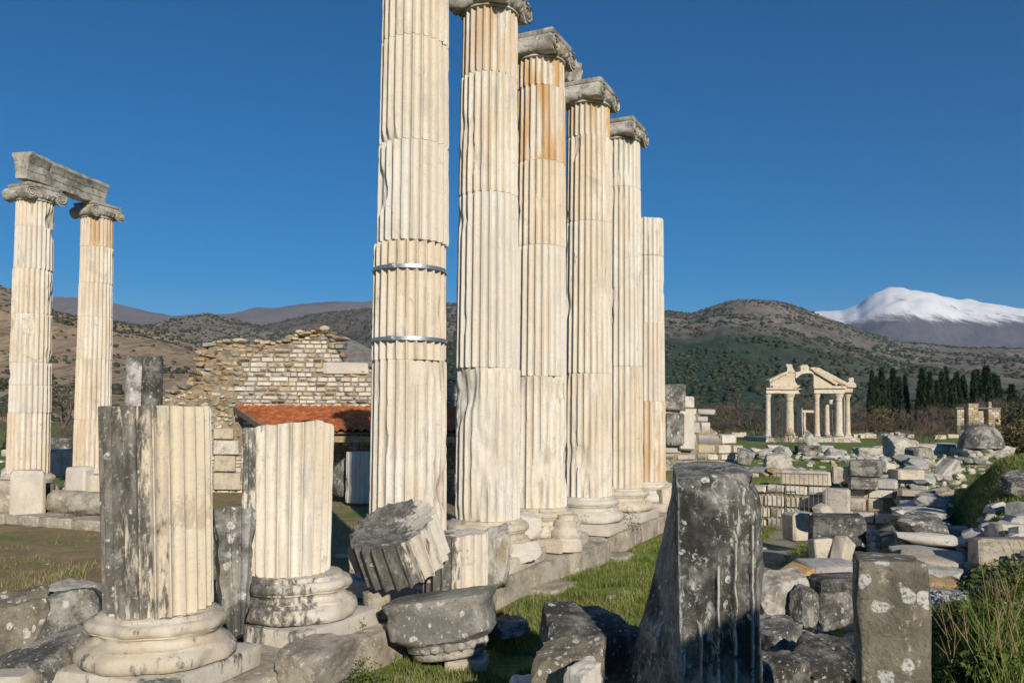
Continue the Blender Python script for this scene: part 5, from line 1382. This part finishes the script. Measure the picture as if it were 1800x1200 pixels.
for i, (px, d, sx, sz) in enumerate([(1705, 7.6, .5, .26), (1775, 7.0, .5, .26), (1740, 8.6, .8, .30), (1820, 8.0, .7, .42), (1690, 5.9, .35, .26), (1765, 5.6, .4, .22)]):
    x = (px - 900) / F * d; z = gz(x, d)
    leafy('thorn_bush', ['leafy green thorn bush beside the lichen post', 'dense green bush with dry stems at the bank', 'low olive bush below the moulded slab', 'tall dark bush on the bank', 'small green bush at the post foot', 'small dark weed bush under the dry stems'][i], 'bush', (x, d, z - .1), (sx, sx, sz), BUSH, 5200, 80 + i, .028, 'bushes on the bank', 22)
w1 = weeds('dry_weeds', None, [((r6.uniform(1650, 1830) - 900) / F * dd, dd) for dd in [r6.uniform(5.2, 9.5) for _ in range(17)]], DRYW, 5, (.3, .85))
tag(w1, 'long bare dry weed stems rising through the bank bushes', 'weeds', kind='stuff')
def blades(name, label, pts, mat, hmin, hmax, seed, wid=.007):
    r = np.random.default_rng(seed); p = np.array(pts); n = len(p)
    h = hmin + (hmax - hmin) * r.random(n) ** 1.8; a = r.random(n) * 6.283
    sx, sy = np.cos(a), np.sin(a); lean = r.normal(0, .35, (n, 2)) * h[:, None]
    w_ = wid * (.6 + .8 * r.random(n))
    v = np.zeros((n, 3, 3)); v[:, 0] = p + np.stack([-sx * w_, -sy * w_, np.zeros(n)], 1); v[:, 1] = p + np.stack([sx * w_, sy * w_, np.zeros(n)], 1)
    v[:, 2] = p + np.stack([lean[:, 0], lean[:, 1], h], 1)
    me = bpy.data.meshes.new(name); me.vertices.add(3 * n); me.vertices.foreach_set('co', v.reshape(-1))
    me.loops.add(3 * n); me.loops.foreach_set('vertex_index', np.arange(3 * n)); me.polygons.add(n)
    me.polygons.foreach_set('loop_start', np.arange(0, 3 * n, 3)); me.update(calc_edges=True)
    o = link(name, me, mat); tag(o, label, 'grass', kind='stuff')
gp, dp = [], []
rg = random.Random(8)
def patch(n, fu, keep=None, dry=.25, base=-.05):
    for _ in range(n):
        x, y = fu(); nz = mn.noise((x * .7, y * .7, 5)) + .5 * mn.noise((x * 2.3, y * 2.3, 2))
        if nz < base + (keep(x, y) if keep else 0): continue
        (dp if rg.random() < dry + .35 * mn.noise((x * .5, y * .5, 9)) else gp).append((x, y, gz(x, y) - .01))
def uv(u0, u1, v0, v1):
    def f():
        p = T(rg.uniform(u0, u1), rg.uniform(v0, v1)); return p.x, p.y
    return f
patch(70000, uv(-4.5, 4.5, .95, 2.9), None, .2, -.2)
patch(36000, uv(3.5, 12, 1.0, 3.2), None, .12, -.2)
patch(15000, uv(-4, 1, 2.4, 4.8), lambda x, y: .25, .4)
patch(9000, uv(5, 12.5, 3.9, 5.9), None, .2, -.1)
patch(34000, uv(-2, 12.5, 7.2, 11), None, .15, -.2)
patch(20000, uv(14, 26, -3, 10), None, .15, -.2)
patch(22000, uv(-7, 1, 6.2, 9), None, .25, -.5)
patch(16000, uv(-6.5, 1.5, -7.5, -1.0), lambda x, y: .15, .75)
patch(30000, uv(-6.5, 12, -11, -1.2), lambda x, y: .12, .55)
patch(9000, uv(-7.0, -3.5, -2.2, 1.6), lambda x, y: -.1, .65)
def disc(cx, cy, rad_):
    def f():
        a = rg.uniform(0, 6.283); q = rad_ * math.sqrt(rg.random()); return cx + q * math.cos(a), cy + q * math.sin(a)
    return f
patch(32000, disc(10.4, 16.3, 3.4), None, .12, -.6)
lg = []
for _ in range(15000):
    q = T(rg.uniform(-6.5, .8), rg.uniform(6.2, 8.8))
    if mn.noise((q.x * 1.3, q.y * 1.3, 8)) > -.25: lg.append((q.x, q.y, gz(q.x, q.y) - .01))
blades('long_grass', 'long weedy grass on the bank beside the lichen post', lg, GRASS, .10, .38, 5, .006)
blades('grass', 'short green winter grass growing beside the temple step and on the banks', gp, GRASS, .03, .13, 1)
blades('dry_grass', 'dry straw-coloured grass tufts round the stones', dp, DRYG, .03, .14, 2)
for i, (px, py, d, s, m_) in enumerate([(640, 1125, 8.4, .26, BUSH), (885, 1010, 10.6, .20, BUSH), (1095, 945, 17.6, .42, BUSH), (1420, 935, 16.5, .2, BUSH), (900, 1050, 10.3, .18, OAKL), (130, 905, 20.8, .28, OAKL), (620, 1080, 9.3, .16, BUSH), (150, 1040, 9.2, .3, OAKL)]):
    p = P(px, py, d)
    leafy('weed_clump', ['leafy green weed at the foot of the fallen capital', 'small weed sprouting beside the step block', 'reddish-green weed clump at the step end', 'green weed among the trench blocks', 'dry weed against the step', 'brown weed on the kerb by the spiral shaft', 'weed between the base and drum', 'dry brown weed behind the boulders'][i], 'weed', (p.x, p.y, .38 if -.9 < (p.x + 1.4) * .903 - (p.y - 11.3) * .429 < .8 and p.y < 24 and p.x > -6 else gz(p.x, p.y)), (s, s, s * 1.1), m_, 900, 120 + i, .02, None, 14)
